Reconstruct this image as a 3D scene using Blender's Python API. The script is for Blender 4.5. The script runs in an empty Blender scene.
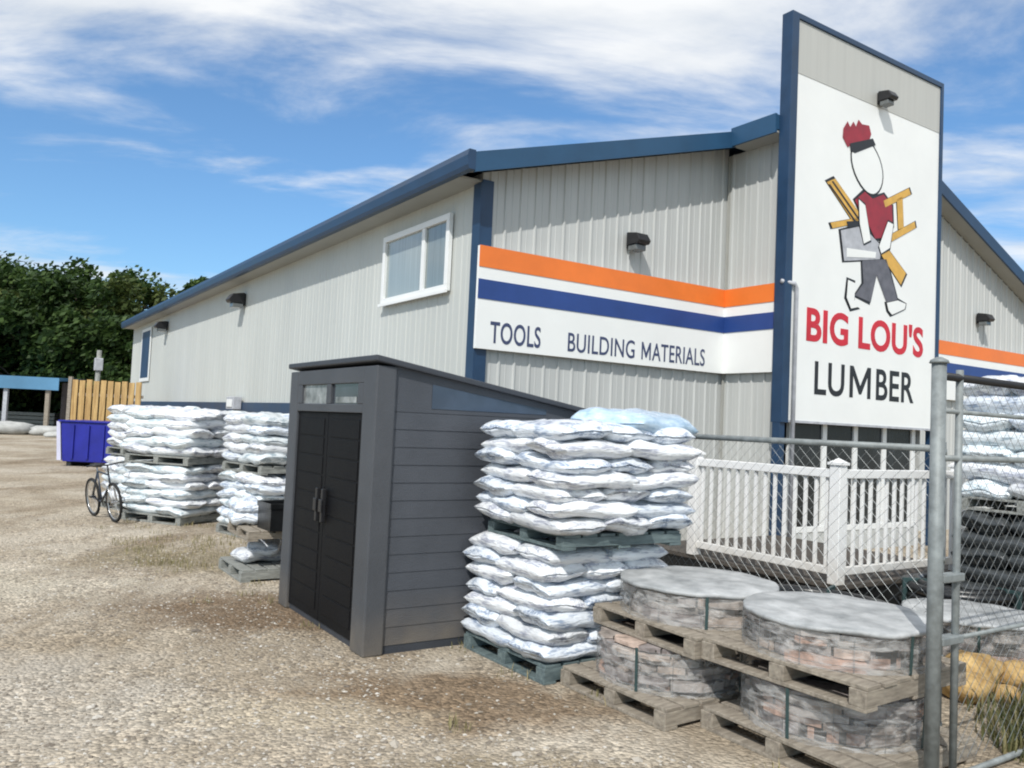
import bpy, math, random
import numpy as np
from mathutils import Vector, Matrix, noise
random.seed(7)
R = math.radians
sc = bpy.context.scene
COL = sc.collection
TH = R(33.5)                      # the yard grid: u runs along the store front, v along its side wall
CT, ST = math.cos(TH), math.sin(TH)
def W(u, v, z=0): return Vector((CT*u - ST*v, ST*u + CT*v, z))

# ------------------------------------------------------------------ materials
MATS = {}
def nodes_of(m):
    nt = m.node_tree
    return nt, nt.nodes, nt.links
def mat(name, col, rough=0.6, var=0.12, scale=6.0, bump=0.0, bscale=40.0, metal=0.0, col2=None, stretch=(1,1,1), spec=0.5, detail=6.0, dirt=None, dirt_z=0.5, coat=0.0):
    if name in MATS: return MATS[name]
    m = bpy.data.materials.new(name); m.use_nodes = True
    nt, N, L = nodes_of(m)
    b = N['Principled BSDF']
    tc = N.new('ShaderNodeTexCoord'); mp = N.new('ShaderNodeMapping')
    mp.inputs['Scale'].default_value = stretch
    L.new(tc.outputs['Object'], mp.inputs[0])
    n = N.new('ShaderNodeTexNoise'); n.inputs['Scale'].default_value = scale; n.inputs['Detail'].default_value = detail; n.inputs['Roughness'].default_value = .6
    L.new(mp.outputs[0], n.inputs['Vector'])
    cr = N.new('ShaderNodeValToRGB')
    c1 = [c*(1-var) for c in col[:3]] + [1]
    c2 = list(col2) + [1] if col2 else [min(1, c*(1+var)) for c in col[:3]] + [1]
    cr.color_ramp.elements[0].position = .3; cr.color_ramp.elements[1].position = .7
    cr.color_ramp.elements[0].color = c1; cr.color_ramp.elements[1].color = c2
    L.new(n.outputs['Fac'], cr.inputs[0])
    out = cr.outputs[0]
    if dirt:
        sx = N.new('ShaderNodeSeparateXYZ'); L.new(tc.outputs['Object'], sx.inputs[0])
        mr = N.new('ShaderNodeMapRange'); mr.inputs['From Min'].default_value = 0; mr.inputs['From Max'].default_value = dirt_z
        mr.inputs['To Min'].default_value = .8; mr.inputs['To Max'].default_value = 0
        L.new(sx.outputs['Z'], mr.inputs['Value'])
        n2 = N.new('ShaderNodeTexNoise'); n2.inputs['Scale'].default_value = 5
        L.new(tc.outputs['Object'], n2.inputs['Vector'])
        mu = N.new('ShaderNodeMath'); mu.operation = 'MULTIPLY'; L.new(mr.outputs[0], mu.inputs[0]); L.new(n2.outputs['Fac'], mu.inputs[1])
        mx = N.new('ShaderNodeMixRGB'); mx.inputs[2].default_value = list(dirt)+[1]
        L.new(mu.outputs[0], mx.inputs[0]); L.new(out, mx.inputs[1]); out = mx.outputs[0]
    L.new(out, b.inputs['Base Color'])
    b.inputs['Roughness'].default_value = rough; b.inputs['Metallic'].default_value = metal
    b.inputs['Specular IOR Level'].default_value = spec
    b.inputs['Coat Weight'].default_value = coat
    # roughness variation
    mr2 = N.new('ShaderNodeMapRange'); mr2.inputs['To Min'].default_value = max(0.03, rough-.1); mr2.inputs['To Max'].default_value = min(1, rough+.1)
    L.new(n.outputs['Fac'], mr2.inputs['Value']); L.new(mr2.outputs[0], b.inputs['Roughness'])
    if bump:
        nb = N.new('ShaderNodeTexNoise'); nb.inputs['Scale'].default_value = bscale; nb.inputs['Detail'].default_value = 5
        L.new(mp.outputs[0], nb.inputs['Vector'])
        bp = N.new('ShaderNodeBump'); bp.inputs['Strength'].default_value = bump; bp.inputs['Distance'].default_value = .01
        L.new(nb.outputs['Fac'], bp.inputs['Height']); L.new(bp.outputs[0], b.inputs['Normal'])
    MATS[name] = m
    return m

siding   = mat('siding', (.48,.49,.475), .5, .08, 1.2, .12, 5, stretch=(5,5,.25))
siding2  = mat('siding_side', (.50,.515,.49), .5, .06, .9, .1, 4, stretch=(1,1,.2))
bluetrim = mat('blue_trim', (.013,.042,.095), .4, .2, 2.5, .05, 20)
blueroof = mat('blue_roof', (.018,.070,.145), .45, .15, 1.5)
soffitm  = mat('soffit', (.36,.36,.33), .6, .06, 3)
white    = mat('white_paint', (.78,.79,.78), .45, .04, 3, dirt=None)
vinyl    = mat('white_vinyl', (.80,.80,.79), .35, .05, 4, .05, 12, dirt=(.35,.30,.22), dirt_z=.35)
board    = mat('sign_white', (.80,.81,.79), .5, .035, 1.1)
boardtop = mat('sign_grey', (.46,.46,.43), .5, .05, 1.5, stretch=(8,8,.3))
orange   = mat('orange_paint', (.80,.19,.03), .45, .08, 2)
bandblue = mat('band_blue', (.018,.055,.22), .45, .12, 2)
inkblue  = mat('ink_blue', (.045,.06,.13), .5, .1, 5)
red      = mat('red_paint', (.55,.018,.035), .5, .12, 3)
black    = mat('black_paint', (.012,.013,.016), .45, .2, 4)
darkmetal= mat('dark_metal', (.016,.016,.018), .4, .2, 6, .1, 30)
yellow   = mat('yellow_paint', (.62,.36,.07), .5, .15, 8)
maroon   = mat('maroon_paint', (.28,.02,.035), .5, .2, 8)
greyp    = mat('grey_paint', (.12,.12,.14), .5, .25, 8)
lgrey    = mat('light_grey_paint', (.42,.43,.46), .5, .2, 8)
glass    = mat('window_glass', (.02,.024,.026), .25, .4, 2.5, spec=.35, stretch=(1,1,.4))
blind    = mat('blind_glass', (.30,.34,.33), .12, .12, 2, spec=.9, stretch=(14,14,.3), coat=.6)
shedside = mat('shed_resin', (.060,.066,.078), .5, .16, 2.2, .4, 110, dirt=(.22,.18,.13), dirt_z=.45)
shedtrim = mat('shed_trim', (.064,.069,.078), .55, .14, 2.5, .35, 120, dirt=(.22,.18,.13), dirt_z=.35)
shedroof = mat('shed_roof', (.040,.045,.055), .55, .15, 4, .2, 60)
sheddoor = mat('shed_door', (.004,.004,.005), .6, .25, 4, .3, 60, spec=.2)
wood     = mat('pallet_wood', (.26,.22,.175), .8, .35, 7, .5, 60, stretch=(1,6,6), col2=(.40,.35,.28))
wood2    = mat('pallet_wood_grey', (.22,.225,.21), .8, .35, 7, .5, 60, stretch=(1,6,6), col2=(.36,.37,.34))
greenpal = mat('painted_pallet', (.09,.13,.14), .75, .3, 7, .4, 60, stretch=(1,6,6), col2=(.17,.22,.22))
cedar    = mat('cedar', (.42,.24,.085), .75, .3, 3, .4, 40, stretch=(5,5,.5), col2=(.62,.42,.17))
galv     = mat('galvanised', (.22,.24,.24), .6, .3, 14, .15, 50, metal=.25)
wirem    = mat('wire', (.22,.235,.24), .45, .15, 20, metal=.5)
rubber   = mat('rubber', (.012,.012,.012), .8, .3, 10, .3, 60)
chrome   = mat('chrome', (.5,.5,.5), .25, .1, 10, metal=.9)
bluebinm = mat('blue_bin', (.012,.016,.26), .4, .25, 2, .1, 20)
straps   = mat('strap', (.03,.06,.06), .5, .2, 10)
capm     = mat('stone_lid', (.26,.275,.28), .6, .2, 5, .8, 22, col2=(.52,.53,.53), detail=9)
bluebag  = mat('blue_film', (.36,.54,.72), .25, .2, 6, .4, 18, col2=(.62,.75,.86))
bark     = mat('bark', (.075,.058,.042), .9, .3, 8, .6, 30)
blackpoly= mat('black_poly', (.010,.011,.012), .35, .3, 5, .4, 20)
boxm     = mat('carton', (.33,.24,.14), .8, .15, 5)
yrock    = mat('yellow_rock', (.42,.24,.07), .85, .4, 6, .9, 25, col2=(.66,.46,.20))
shelterw = mat('shelter_wall', (.07,.06,.06), .8, .3, 2)

def bag_mat(name, tint, seed, ink):
    m = bpy.data.materials.new(name); m.use_nodes = True
    nt, N, L = nodes_of(m); b = N['Principled BSDF']
    tc = N.new('ShaderNodeTexCoord'); oi = N.new('ShaderNodeObjectInfo')
    ad = N.new('ShaderNodeVectorMath'); ad.operation = 'ADD'
    cx = N.new('ShaderNodeCombineXYZ'); mu = N.new('ShaderNodeMath'); mu.operation = 'MULTIPLY'; mu.inputs[1].default_value = 40
    L.new(oi.outputs['Random'], mu.inputs[0]); L.new(mu.outputs[0], cx.inputs[0]); L.new(mu.outputs[0], cx.inputs[1])
    L.new(tc.outputs['Object'], ad.inputs[0]); L.new(cx.outputs[0], ad.inputs[1])
    n = N.new('ShaderNodeTexNoise'); n.inputs['Scale'].default_value = 4; n.inputs['Detail'].default_value = 2
    L.new(ad.outputs[0], n.inputs['Vector'])
    cr = N.new('ShaderNodeValToRGB'); e = cr.color_ramp.elements
    e[0].position = .37; e[0].color = (*ink, 1); e[1].position = .50; e[1].color = (*tint, 1)
    L.new(n.outputs['Fac'], cr.inputs[0])
    # printed patch broken into rows
    wv = N.new('ShaderNodeTexNoise'); wv.inputs['Scale'].default_value = 1.0; wv.inputs['Detail'].default_value = 2
    mp = N.new('ShaderNodeMapping'); mp.inputs['Scale'].default_value = (9, 26, 14); L.new(ad.outputs[0], mp.inputs[0]); L.new(mp.outputs[0], wv.inputs['Vector'])
    c2 = N.new('ShaderNodeValToRGB'); c2.color_ramp.elements[0].position = .48; c2.color_ramp.elements[1].position = .66
    L.new(wv.outputs['Fac'], c2.inputs[0])
    mx = N.new('ShaderNodeMixRGB'); mx.inputs[2].default_value = (*tint, 1)
    L.new(c2.outputs[0], mx.inputs[0]); L.new(cr.outputs[0], mx.inputs[1])
    mb = N.new('ShaderNodeMixRGB'); mb.blend_type = 'MULTIPLY'; mb.inputs[0].default_value = 1
    vr = N.new('ShaderNodeMapRange'); vr.inputs['To Min'].default_value = .78; vr.inputs['To Max'].default_value = 1.03
    L.new(oi.outputs['Random'], vr.inputs['Value']); L.new(mx.outputs[0], mb.inputs[1]); L.new(vr.outputs[0], mb.inputs[2])
    L.new(mb.outputs[0], b.inputs['Base Color'])
    b.inputs['Roughness'].default_value = .32; b.inputs['Coat Weight'].default_value = .25; b.inputs['Coat Roughness'].default_value = .15
    b.inputs['Subsurface Weight'].default_value = 0.0
    nb = N.new('ShaderNodeTexNoise'); nb.inputs['Scale'].default_value = 8; nb.inputs['Detail'].default_value = 2.5; nb.inputs['Distortion'].default_value = .8
    L.new(ad.outputs[0], nb.inputs['Vector'])
    bp = N.new('ShaderNodeBump'); bp.inputs['Strength'].default_value = .55; bp.inputs['Distance'].default_value = .03
    L.new(nb.outputs['Fac'], bp.inputs['Height']); L.new(bp.outputs[0], b.inputs['Normal'])
    return m
bagm  = bag_mat('bag_film_cool', (.80,.85,.91), 1, (.30,.37,.49))
bagm2 = bag_mat('bag_film_pale', (.86,.88,.90), 2, (.42,.44,.52))
bagm3 = bag_mat('bag_film_green', (.82,.87,.89), 3, (.38,.47,.52))

def stone_mat():
    m = bpy.data.materials.new('flagstone'); m.use_nodes = True
    nt, N, L = nodes_of(m); b = N['Principled BSDF']
    g = N.new('ShaderNodeNewGeometry'); tc = N.new('ShaderNodeTexCoord')
    cr = N.new('ShaderNodeValToRGB'); e = cr.color_ramp.elements
    cols = [(.17,.14,.12),(.38,.31,.26),(.24,.21,.20),(.44,.34,.28),(.22,.19,.18),(.33,.30,.28),(.40,.26,.20),(.30,.26,.23)]
    cr.color_ramp.interpolation = 'CONSTANT'
    e[0].position = 0; e[0].color = (*cols[0],1); e[1].position = .125; e[1].color = (*cols[1],1)
    for i in range(2, 8):
        x = e.new(i*.125); x.color = (*cols[i],1)
    L.new(g.outputs['Random Per Island'], cr.inputs[0])
    n = N.new('ShaderNodeTexNoise'); n.inputs['Scale'].default_value = 14; n.inputs['Detail'].default_value = 8
    L.new(tc.outputs['Object'], n.inputs['Vector'])
    mr = N.new('ShaderNodeMapRange'); mr.inputs['From Min'].default_value = .3; mr.inputs['From Max'].default_value = .7; mr.inputs['To Min'].default_value = .6; mr.inputs['To Max'].default_value = 1.45
    L.new(n.outputs['Fac'], mr.inputs['Value'])
    mb = N.new('ShaderNodeMixRGB'); mb.blend_type = 'MULTIPLY'; mb.inputs[0].default_value = 1
    L.new(cr.outputs[0], mb.inputs[1]); L.new(mr.outputs[0], mb.inputs[2]); L.new(mb.outputs[0], b.inputs['Base Color'])
    b.inputs['Roughness'].default_value = .75
    bp = N.new('ShaderNodeBump'); bp.inputs['Strength'].default_value = .6; bp.inputs['Distance'].default_value = .02
    L.new(n.outputs['Fac'], bp.inputs['Height']); L.new(bp.outputs[0], b.inputs['Normal'])
    return m
stonem = stone_mat()
def film_mat():
    m = bpy.data.materials.new('clear_film'); m.use_nodes = True
    nt, N, L = nodes_of(m); b = N['Principled BSDF']; b.inputs['Base Color'].default_value = (.66,.65,.63,1); b.inputs['Roughness'].default_value = .25
    tr = N.new('ShaderNodeBsdfTransparent'); mx = N.new('ShaderNodeMixShader'); tc = N.new('ShaderNodeTexCoord')
    n = N.new('ShaderNodeTexNoise'); n.inputs['Scale'].default_value = 7; n.inputs['Detail'].default_value = 4; n.inputs['Distortion'].default_value = 1.5
    mp = N.new('ShaderNodeMapping'); mp.inputs['Scale'].default_value = (1,1,3); L.new(tc.outputs['Object'], mp.inputs[0]); L.new(mp.outputs[0], n.inputs['Vector'])
    mr = N.new('ShaderNodeMapRange'); mr.inputs['From Min'].default_value = .4; mr.inputs['From Max'].default_value = .75; mr.inputs['To Min'].default_value = .10; mr.inputs['To Max'].default_value = .60
    L.new(n.outputs['Fac'], mr.inputs['Value']); L.new(mr.outputs[0], mx.inputs[0]); L.new(tr.outputs[0], mx.inputs[1]); L.new(b.outputs[0], mx.inputs[2])
    bp = N.new('ShaderNodeBump'); bp.inputs['Strength'].default_value = .5; bp.inputs['Distance'].default_value = .03; L.new(n.outputs['Fac'], bp.inputs['Height']); L.new(bp.outputs[0], b.inputs['Normal'])
    L.new(mx.outputs[0], N['Material Output'].inputs[0]); return m
film = film_mat()

def leaf_mat(name, c1, c2, c3):
    m = bpy.data.materials.new(name); m.use_nodes = True
    nt, N, L = nodes_of(m); b = N['Principled BSDF']
    g = N.new('ShaderNodeNewGeometry'); cr = N.new('ShaderNodeValToRGB'); e = cr.color_ramp.elements
    e[0].color = (*c1,1); e[1].color = (*c3,1); x = e.new(.5); x.color = (*c2,1)
    L.new(g.outputs['Random Per Island'], cr.inputs[0]); L.new(cr.outputs[0], b.inputs['Base Color'])
    b.inputs['Roughness'].default_value = .6; b.inputs['Specular IOR Level'].default_value = .25
    t = N.new('ShaderNodeBsdfTranslucent'); L.new(cr.outputs[0], t.inputs[0])
    mx = N.new('ShaderNodeMixShader'); mx.inputs[0].default_value = .25
    L.new(b.outputs[0], mx.inputs[1]); L.new(t.outputs[0], mx.inputs[2]); L.new(mx.outputs[0], N['Material Output'].inputs[0])
    return m
leafs = [leaf_mat('leaves_dark', (.014,.034,.008), (.030,.060,.013), (.065,.110,.026)),
         leaf_mat('leaves_mid', (.018,.042,.009), (.042,.080,.018), (.085,.135,.032)),
         leaf_mat('leaves_olive', (.030,.050,.012), (.062,.090,.022), (.105,.130,.036))]
weedm = leaf_mat('weed_leaves', (.06,.08,.03), (.14,.14,.06), (.26,.22,.11))
strawm = leaf_mat('straw', (.16,.15,.06), (.26,.23,.12), (.36,.30,.16))

def ground_mat():
    m = bpy.data.materials.new('gravel_ground'); m.use_nodes = True
    nt, N, L = nodes_of(m); b = N['Principled BSDF']
    tc = N.new('ShaderNodeTexCoord')
    def noi(s, d=5, rough=.6, vec=None):
        n = N.new('ShaderNodeTexNoise'); n.inputs['Scale'].default_value = s; n.inputs['Detail'].default_value = d; n.inputs['Roughness'].default_value = rough
        L.new(vec or tc.outputs['Object'], n.inputs['Vector']); return n
    def ramp(src, p0, c0, p1, c1):
        r = N.new('ShaderNodeValToRGB'); e = r.color_ramp.elements
        e[0].position = p0; e[0].color = (*c0,1); e[1].position = p1; e[1].color = (*c1,1)
        L.new(src, r.inputs[0]); return r
    def mix(f, a, bb, mode='MIX'):
        x = N.new('ShaderNodeMixRGB'); x.blend_type = mode
        if isinstance(f, float): x.inputs[0].default_value = f
        else: L.new(f, x.inputs[0])
        L.new(a, x.inputs[1])
        if isinstance(bb, tuple): x.inputs[2].default_value = (*bb,1)
        else: L.new(bb, x.inputs[2])
        return x
    base = ramp(noi(.8, 6).outputs['Fac'], .35, (.290,.240,.178), .65, (.410,.355,.275))
    pale = ramp(noi(.33, 4).outputs['Fac'], .46, (0,0,0), .62, (1,1,1))
    c = mix(pale.outputs[0], base.outputs[0], (.46,.41,.335))
    # darker earthy bands, stretched along the traffic direction
    mp = N.new('ShaderNodeMapping'); mp.inputs['Rotation'].default_value = (0,0,R(-30)); mp.inputs['Scale'].default_value = (1,.30,1)
    L.new(tc.outputs['Object'], mp.inputs[0])
    br = ramp(noi(.75, 6, .65, mp.outputs[0]).outputs['Fac'], .50, (0,0,0), .64, (.75,.75,.75))
    c = mix(br.outputs[0], c.outputs[0], (.185,.138,.088))
    # patches where vehicles and stock have turned the gravel to bare earth, and pale dusty ones
    def blob(x, y, rx, ry, col, amt, c):
        mpb = N.new('ShaderNodeMapping'); mpb.inputs['Location'].default_value = (-x/rx, -y/ry, 0); mpb.inputs['Scale'].default_value = (1/rx, 1/ry, 0)
        L.new(tc.outputs['Object'], mpb.inputs[0]); ln = N.new('ShaderNodeVectorMath'); ln.operation = 'LENGTH'; L.new(mpb.outputs[0], ln.inputs[0])
        ad = N.new('ShaderNodeMath'); L.new(ln.outputs['Value'], ad.inputs[0])
        ns = N.new('ShaderNodeMath'); ns.operation = 'MULTIPLY_ADD'; ns.inputs[1].default_value = 1.8; ns.inputs[2].default_value = -.9; L.new(noi(2.2, 5).outputs['Fac'], ns.inputs[0]); L.new(ns.outputs[0], ad.inputs[1])
        r = N.new('ShaderNodeMapRange'); r.inputs['From Min'].default_value = .55; r.inputs['From Max'].default_value = 1.15; r.inputs['To Min'].default_value = amt; r.inputs['To Max'].default_value = 0; L.new(ad.outputs[0], r.inputs['Value'])
        return mix(r.outputs[0], c.outputs[0], col)
    c = blob(-2.0, 6.9, 1.15, .75, (.165,.115,.072), .9, c); c = blob(-.35, 4.95, 1.1, .6, (.18,.125,.076), .85, c); c = blob(-3.6, 9.2, 1.3, .8, (.20,.165,.10), .7, c)
    c = blob(.3, 3.9, .9, .35, (.20,.16,.10), .6, c); c = blob(-1.1, 4.6, .8, .3, (.47,.41,.31), .6, c); c = blob(-3.2, 4.6, 1.6, 1.0, (.42,.385,.33), .7, c); c = blob(-5.5, 7.4, 2.2, .9, (.45,.41,.33), .6, c)
    # pebbles
    vo = N.new('ShaderNodeTexVoronoi'); vo.inputs['Scale'].default_value = 42; L.new(tc.outputs['Object'], vo.inputs['Vector'])
    bw = N.new('ShaderNodeRGBToBW'); L.new(vo.outputs['Color'], bw.inputs[0])
    pr = ramp(bw.outputs[0], .15, (.62,.62,.62), .85, (1.42,1.40,1.38))
    vo2 = N.new('ShaderNodeTexVoronoi'); vo2.inputs['Scale'].default_value = 17; L.new(tc.outputs['Object'], vo2.inputs['Vector'])
    bw2 = N.new('ShaderNodeRGBToBW'); L.new(vo2.outputs['Color'], bw2.inputs[0])
    pr2 = ramp(bw2.outputs[0], .2, (.72,.71,.70), .8, (1.28,1.28,1.27))
    gm = ramp(noi(1.4, 4).outputs['Fac'], .40, (0,0,0), .56, (1,1,1))
    m1 = mix(1.0, c.outputs[0], pr.outputs[0], 'MULTIPLY'); m2 = mix(1.0, m1.outputs[0], pr2.outputs[0], 'MULTIPLY')
    fin = mix(gm.outputs[0], c.outputs[0], m2.outputs[0])
    fin2 = mix(.45, fin.outputs[0], m1.outputs[0])
    L.new(fin2.outputs[0], b.inputs['Base Color']); b.inputs['Roughness'].default_value = .92; b.inputs['Specular IOR Level'].default_value = .2
    sub = N.new('ShaderNodeMath'); sub.operation = 'SUBTRACT'; sub.inputs[0].default_value = 1; L.new(vo.outputs['Distance'], sub.inputs[1])
    nn = noi(9, 6); add = N.new('ShaderNodeMath'); L.new(sub.outputs[0], add.inputs[0]); L.new(nn.outputs['Fac'], add.inputs[1])
    bp = N.new('ShaderNodeBump'); bp.inputs['Strength'].default_value = .8; bp.inputs['Distance'].default_value = .02
    L.new(add.outputs[0], bp.inputs['Height']); L.new(bp.outputs[0], b.inputs['Normal'])
    return m
groundm = ground_mat()
def rock_mat():
    m = bpy.data.materials.new('loose_gravel'); m.use_nodes = True
    nt, N, L = nodes_of(m); b = N['Principled BSDF']
    g = N.new('ShaderNodeNewGeometry'); cr = N.new('ShaderNodeValToRGB'); e = cr.color_ramp.elements
    e[0].color = (.15,.125,.10,1); e[1].color = (.52,.49,.44,1); x = e.new(.55); x.color = (.31,.27,.215,1)
    L.new(g.outputs['Random Per Island'], cr.inputs[0]); L.new(cr.outputs[0], b.inputs['Base Color']); b.inputs['Roughness'].default_value = .85
    return m
rockm = rock_mat()

# ------------------------------------------------------------------ mesh builder
class MB:
    def __init__(s): s.v = []; s.f = []
    def add(s, vs, fs):
        o = len(s.v); s.v += [tuple(p) for p in vs]; s.f += [tuple(i+o for i in f) for f in fs]; return s
    def box(s, x0, x1, y0, y1, z0, z1, rot=None, piv=None):
        vs = [Vector((x, y, z)) for z in (z0, z1) for y in (y0, y1) for x in (x0, x1)]
        if rot is not None:
            pv = Vector(piv) if piv else Vector(((x0+x1)/2, (y0+y1)/2, (z0+z1)/2))
            vs = [rot @ (p-pv) + pv for p in vs]
        return s.add(vs, [(0,2,3,1),(4,5,7,6),(0,1,5,4),(2,6,7,3),(0,4,6,2),(1,3,7,5)])
    def tube(s, pts, r, n=8, closed=False, cap=True):
        pts = [Vector(p) for p in pts]; k = len(pts); rings = []
        for i, p in enumerate(pts):
            a = pts[(i-1) % k] if (closed or i > 0) else p
            b = pts[(i+1) % k] if (closed or i < k-1) else p
            d = (b-a).normalized(); up = Vector((0,0,1)) if abs(d.z) < .9 else Vector((1,0,0))
            x = d.cross(up).normalized(); y = d.cross(x)
            rr = r[i] if isinstance(r, (list, tuple)) else r
            rings.append([p + x*rr*math.cos(2*math.pi*j/n) + y*rr*math.sin(2*math.pi*j/n) for j in range(n)])
        vs = [q for rg in rings for q in rg]; fs = []
        for i in range(k if closed else k-1):
            a = i*n; b = ((i+1) % k)*n
            fs += [(a+j, b+j, b+(j+1) % n, a+(j+1) % n) for j in range(n)]
        if cap and not closed: fs += [tuple(range(n)), tuple(range((k-1)*n, k*n))[::-1]]
        return s.add(vs, fs)
    def prism(s, poly, axis, a, b):      # poly of (p,q) extruded along axis from a to b
        n = len(poly)
        def P(p, q, t): return {'x': (t,p,q), 'y': (p,t,q), 'z': (p,q,t)}[axis]
        vs = [P(p, q, a) for p, q in poly] + [P(p, q, b) for p, q in poly]
        fs = [tuple(range(n)), tuple(range(n, 2*n))[::-1]] + [(i, i+n, (i+1) % n + n, (i+1) % n) for i in range(n)]
        return s.add(vs, fs)
    def build(s, name, m, parent=None, loc=None, smooth=False, bevel=0, rotz=0):
        me = bpy.data.meshes.new(name); me.from_pydata(s.v, [], s.f); me.materials.append(m)
        o = bpy.data.objects.new(name, me); COL.objects.link(o)
        if parent: o.parent = parent
        if loc is not None: o.location = loc
        o.rotation_euler.z = rotz
        import bmesh
        bm = bmesh.new(); bm.from_mesh(me); bmesh.ops.recalc_face_normals(bm, faces=bm.faces); bm.to_mesh(me); bm.free()
        if smooth:
            me.polygons.foreach_set('use_smooth', [True]*len(me.polygons))
        if bevel:
            md = o.modifiers.new('bevel', 'BEVEL'); md.width = bevel; md.segments = 2; md.limit_method = 'ANGLE'
        return o
def box(*a, **k): return MB().box(*a, **k)
def tag(o, label, cat, group=None, kind=None):
    if label: o['label'] = label
    if cat: o['category'] = cat
    if group: o['group'] = group
    if kind: o['kind'] = kind
    return o
def thing(name, label, cat, uvz, rot=0, group=None):
    o = bpy.data.objects.new(name, None); o.empty_display_size = .2; COL.objects.link(o)
    o.location = W(*uvz); o.rotation_euler.z = TH + rot
    return tag(o, label, cat, group)
def copy_tree(o, parent=None):
    c = o.copy(); COL.objects.link(c)
    if parent: c.parent = parent
    for ch in [x for x in bpy.data.objects if x.parent == o]: copy_tree(ch, c)
    return c

# ------------------------------------------------------------------ ground
def gz(x, y):
    d = math.hypot(x, y)
    return 0
g = MB()
xs = sorted(set([-400,-200,-100,-60,-30] + list(range(-20, 21, 4)) + [30,60,100,200,400]))
ys = sorted(set([-200,-100,-40,-10] + list(range(-4, 41, 4)) + [60,100,200,500]))
vs = [(x, y, 0) for y in ys for x in xs]; nx = len(xs)
g.add(vs, [(j*nx+i, j*nx+i+1, (j+1)*nx+i+1, (j+1)*nx+i) for j in range(len(ys)-1) for i in range(nx-1)])
o = g.build('ground', groundm); tag(o, 'tan gravel yard with brown earthy patches and pale worn tracks', 'ground', kind='structure')

# loose stones on the yard: uncountable
def rocks():
    rng = random.Random(3); V = []; Fc = []
    base = [Vector(p) for p in [(1,0,0),(0,1,0),(-1,0,0),(0,-1,0),(.1,.05,.75),(0,0,-.3),(.72,.70,.25),(-.7,.72,.2),(-.68,-.7,.3),(.7,-.7,.2)]]
    fcs = [(4,0,6),(4,6,1),(4,1,7),(4,7,2),(4,2,8),(4,8,3),(4,3,9),(4,9,0)]
    k = 0
    while k < 30000:
        y = 2.6 + 9.5*rng.random()**1.6; x = (rng.random()*1.5-.95)*y
        u = CT*x+ST*y; v = -ST*x+CT*y
        if u > 3.2 and v < 8.2 and v > 2.0: continue
        if 2.3 < u < 4.4 and 5.3 < v < 7.2: continue
        dens = noise.noise(Vector((x*.7, y*.7, 3.3)))
        if dens < -.12 and rng.random() < .82: continue
        r = .0045 + .011*rng.random()**2.2
        if rng.random() < .02: r *= 2.1
        a = rng.random()*6.28; ca, sa = math.cos(a), math.sin(a); sx = r*rng.uniform(.8,1.4); sy = r*rng.uniform(.6,1.1); sz = r*rng.uniform(.5,1)
        o_ = len(V)
        for p in base:
            px = p.x*sx*rng.uniform(.8,1.15); py = p.y*sy*rng.uniform(.8,1.15)
            V.append((x+px*ca-py*sa, y+px*sa+py*ca, p.z*sz*rng.uniform(.8,1.2)))
        Fc += [tuple(i+o_ for i in f) for f in fcs]; k += 1
    mb = MB(); mb.v = V; mb.f = Fc
    return mb.build('loose_gravel', rockm)
tag(rocks(), 'loose pale gravel stones scattered over the yard', 'gravel', kind='stuff')

def tufts(name, spots, m, label, hmax, seed):
    rng = random.Random(seed); mb = MB()
    for (x, y, rad, n) in spots:
        for _ in range(n):
            a = rng.random()*6.28; d = rad*math.sqrt(rng.random()); bx, by = x+d*math.cos(a), y+d*math.sin(a)
            h = hmax*rng.uniform(.3, 1); w = h*.035+.0015; t = rng.random()*6.28; lx, ly = math.cos(t), math.sin(t); le = h*rng.uniform(.1,.7)
            mb.add([(bx-ly*w, by+lx*w, 0), (bx+ly*w, by-lx*w, 0), (bx+lx*le*.4+ly*w*.8, by+ly*le*.4-lx*w*.8, h*.6), (bx+lx*le*.4-ly*w*.8, by+ly*le*.4+lx*w*.8, h*.6), (bx+lx*le, by+ly*le, h)],
                   [(0,1,2,3), (3,2,4)])
    return tag(mb.build(name, m), label, 'grass', kind='stuff')
rg = random.Random(11); sp = []
for i in range(70):
    u = rg.uniform(1.6, 3.4); v = rg.uniform(8.8, 11.2); p = W(u, v); sp.append((p.x, p.y, .16, 16))
for i in range(26):
    p = W(rg.uniform(1.6, 3.0), rg.uniform(7.2, 12.8)); sp.append((p.x, p.y, .1, 16))
for q in [(2.31,7.2),(2.33,6.2),(3.35,2.6),(3.3,3.9),(3.1,4.5),(3.15,5.2)]:
    p = W(*q); sp.append((p.x, p.y, .12, 22))
for q in [(-.45,3.8),(-.05,3.62),(.35,3.85),(-.2,4.5)]: sp.append((*q, .08, 26))
tufts('dry_grass', sp, strawm, 'thin straw coloured grass coming up through the gravel', .07, 5)
sp = []
for i in range(60):
    p = W(rg.uniform(4.85, 6.6), rg.uniform(1.7, 2.5)); sp.append((p.x, p.y, .2, 90))
for i in range(16):
    p = W(rg.uniform(5.2, 6.8), rg.uniform(2.6, 3.0)); sp.append((p.x, p.y, .15, 24))
tufts('weeds', sp, weedm, 'green and yellow weeds growing along the foot of the wire fence', .17, 6)

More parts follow.
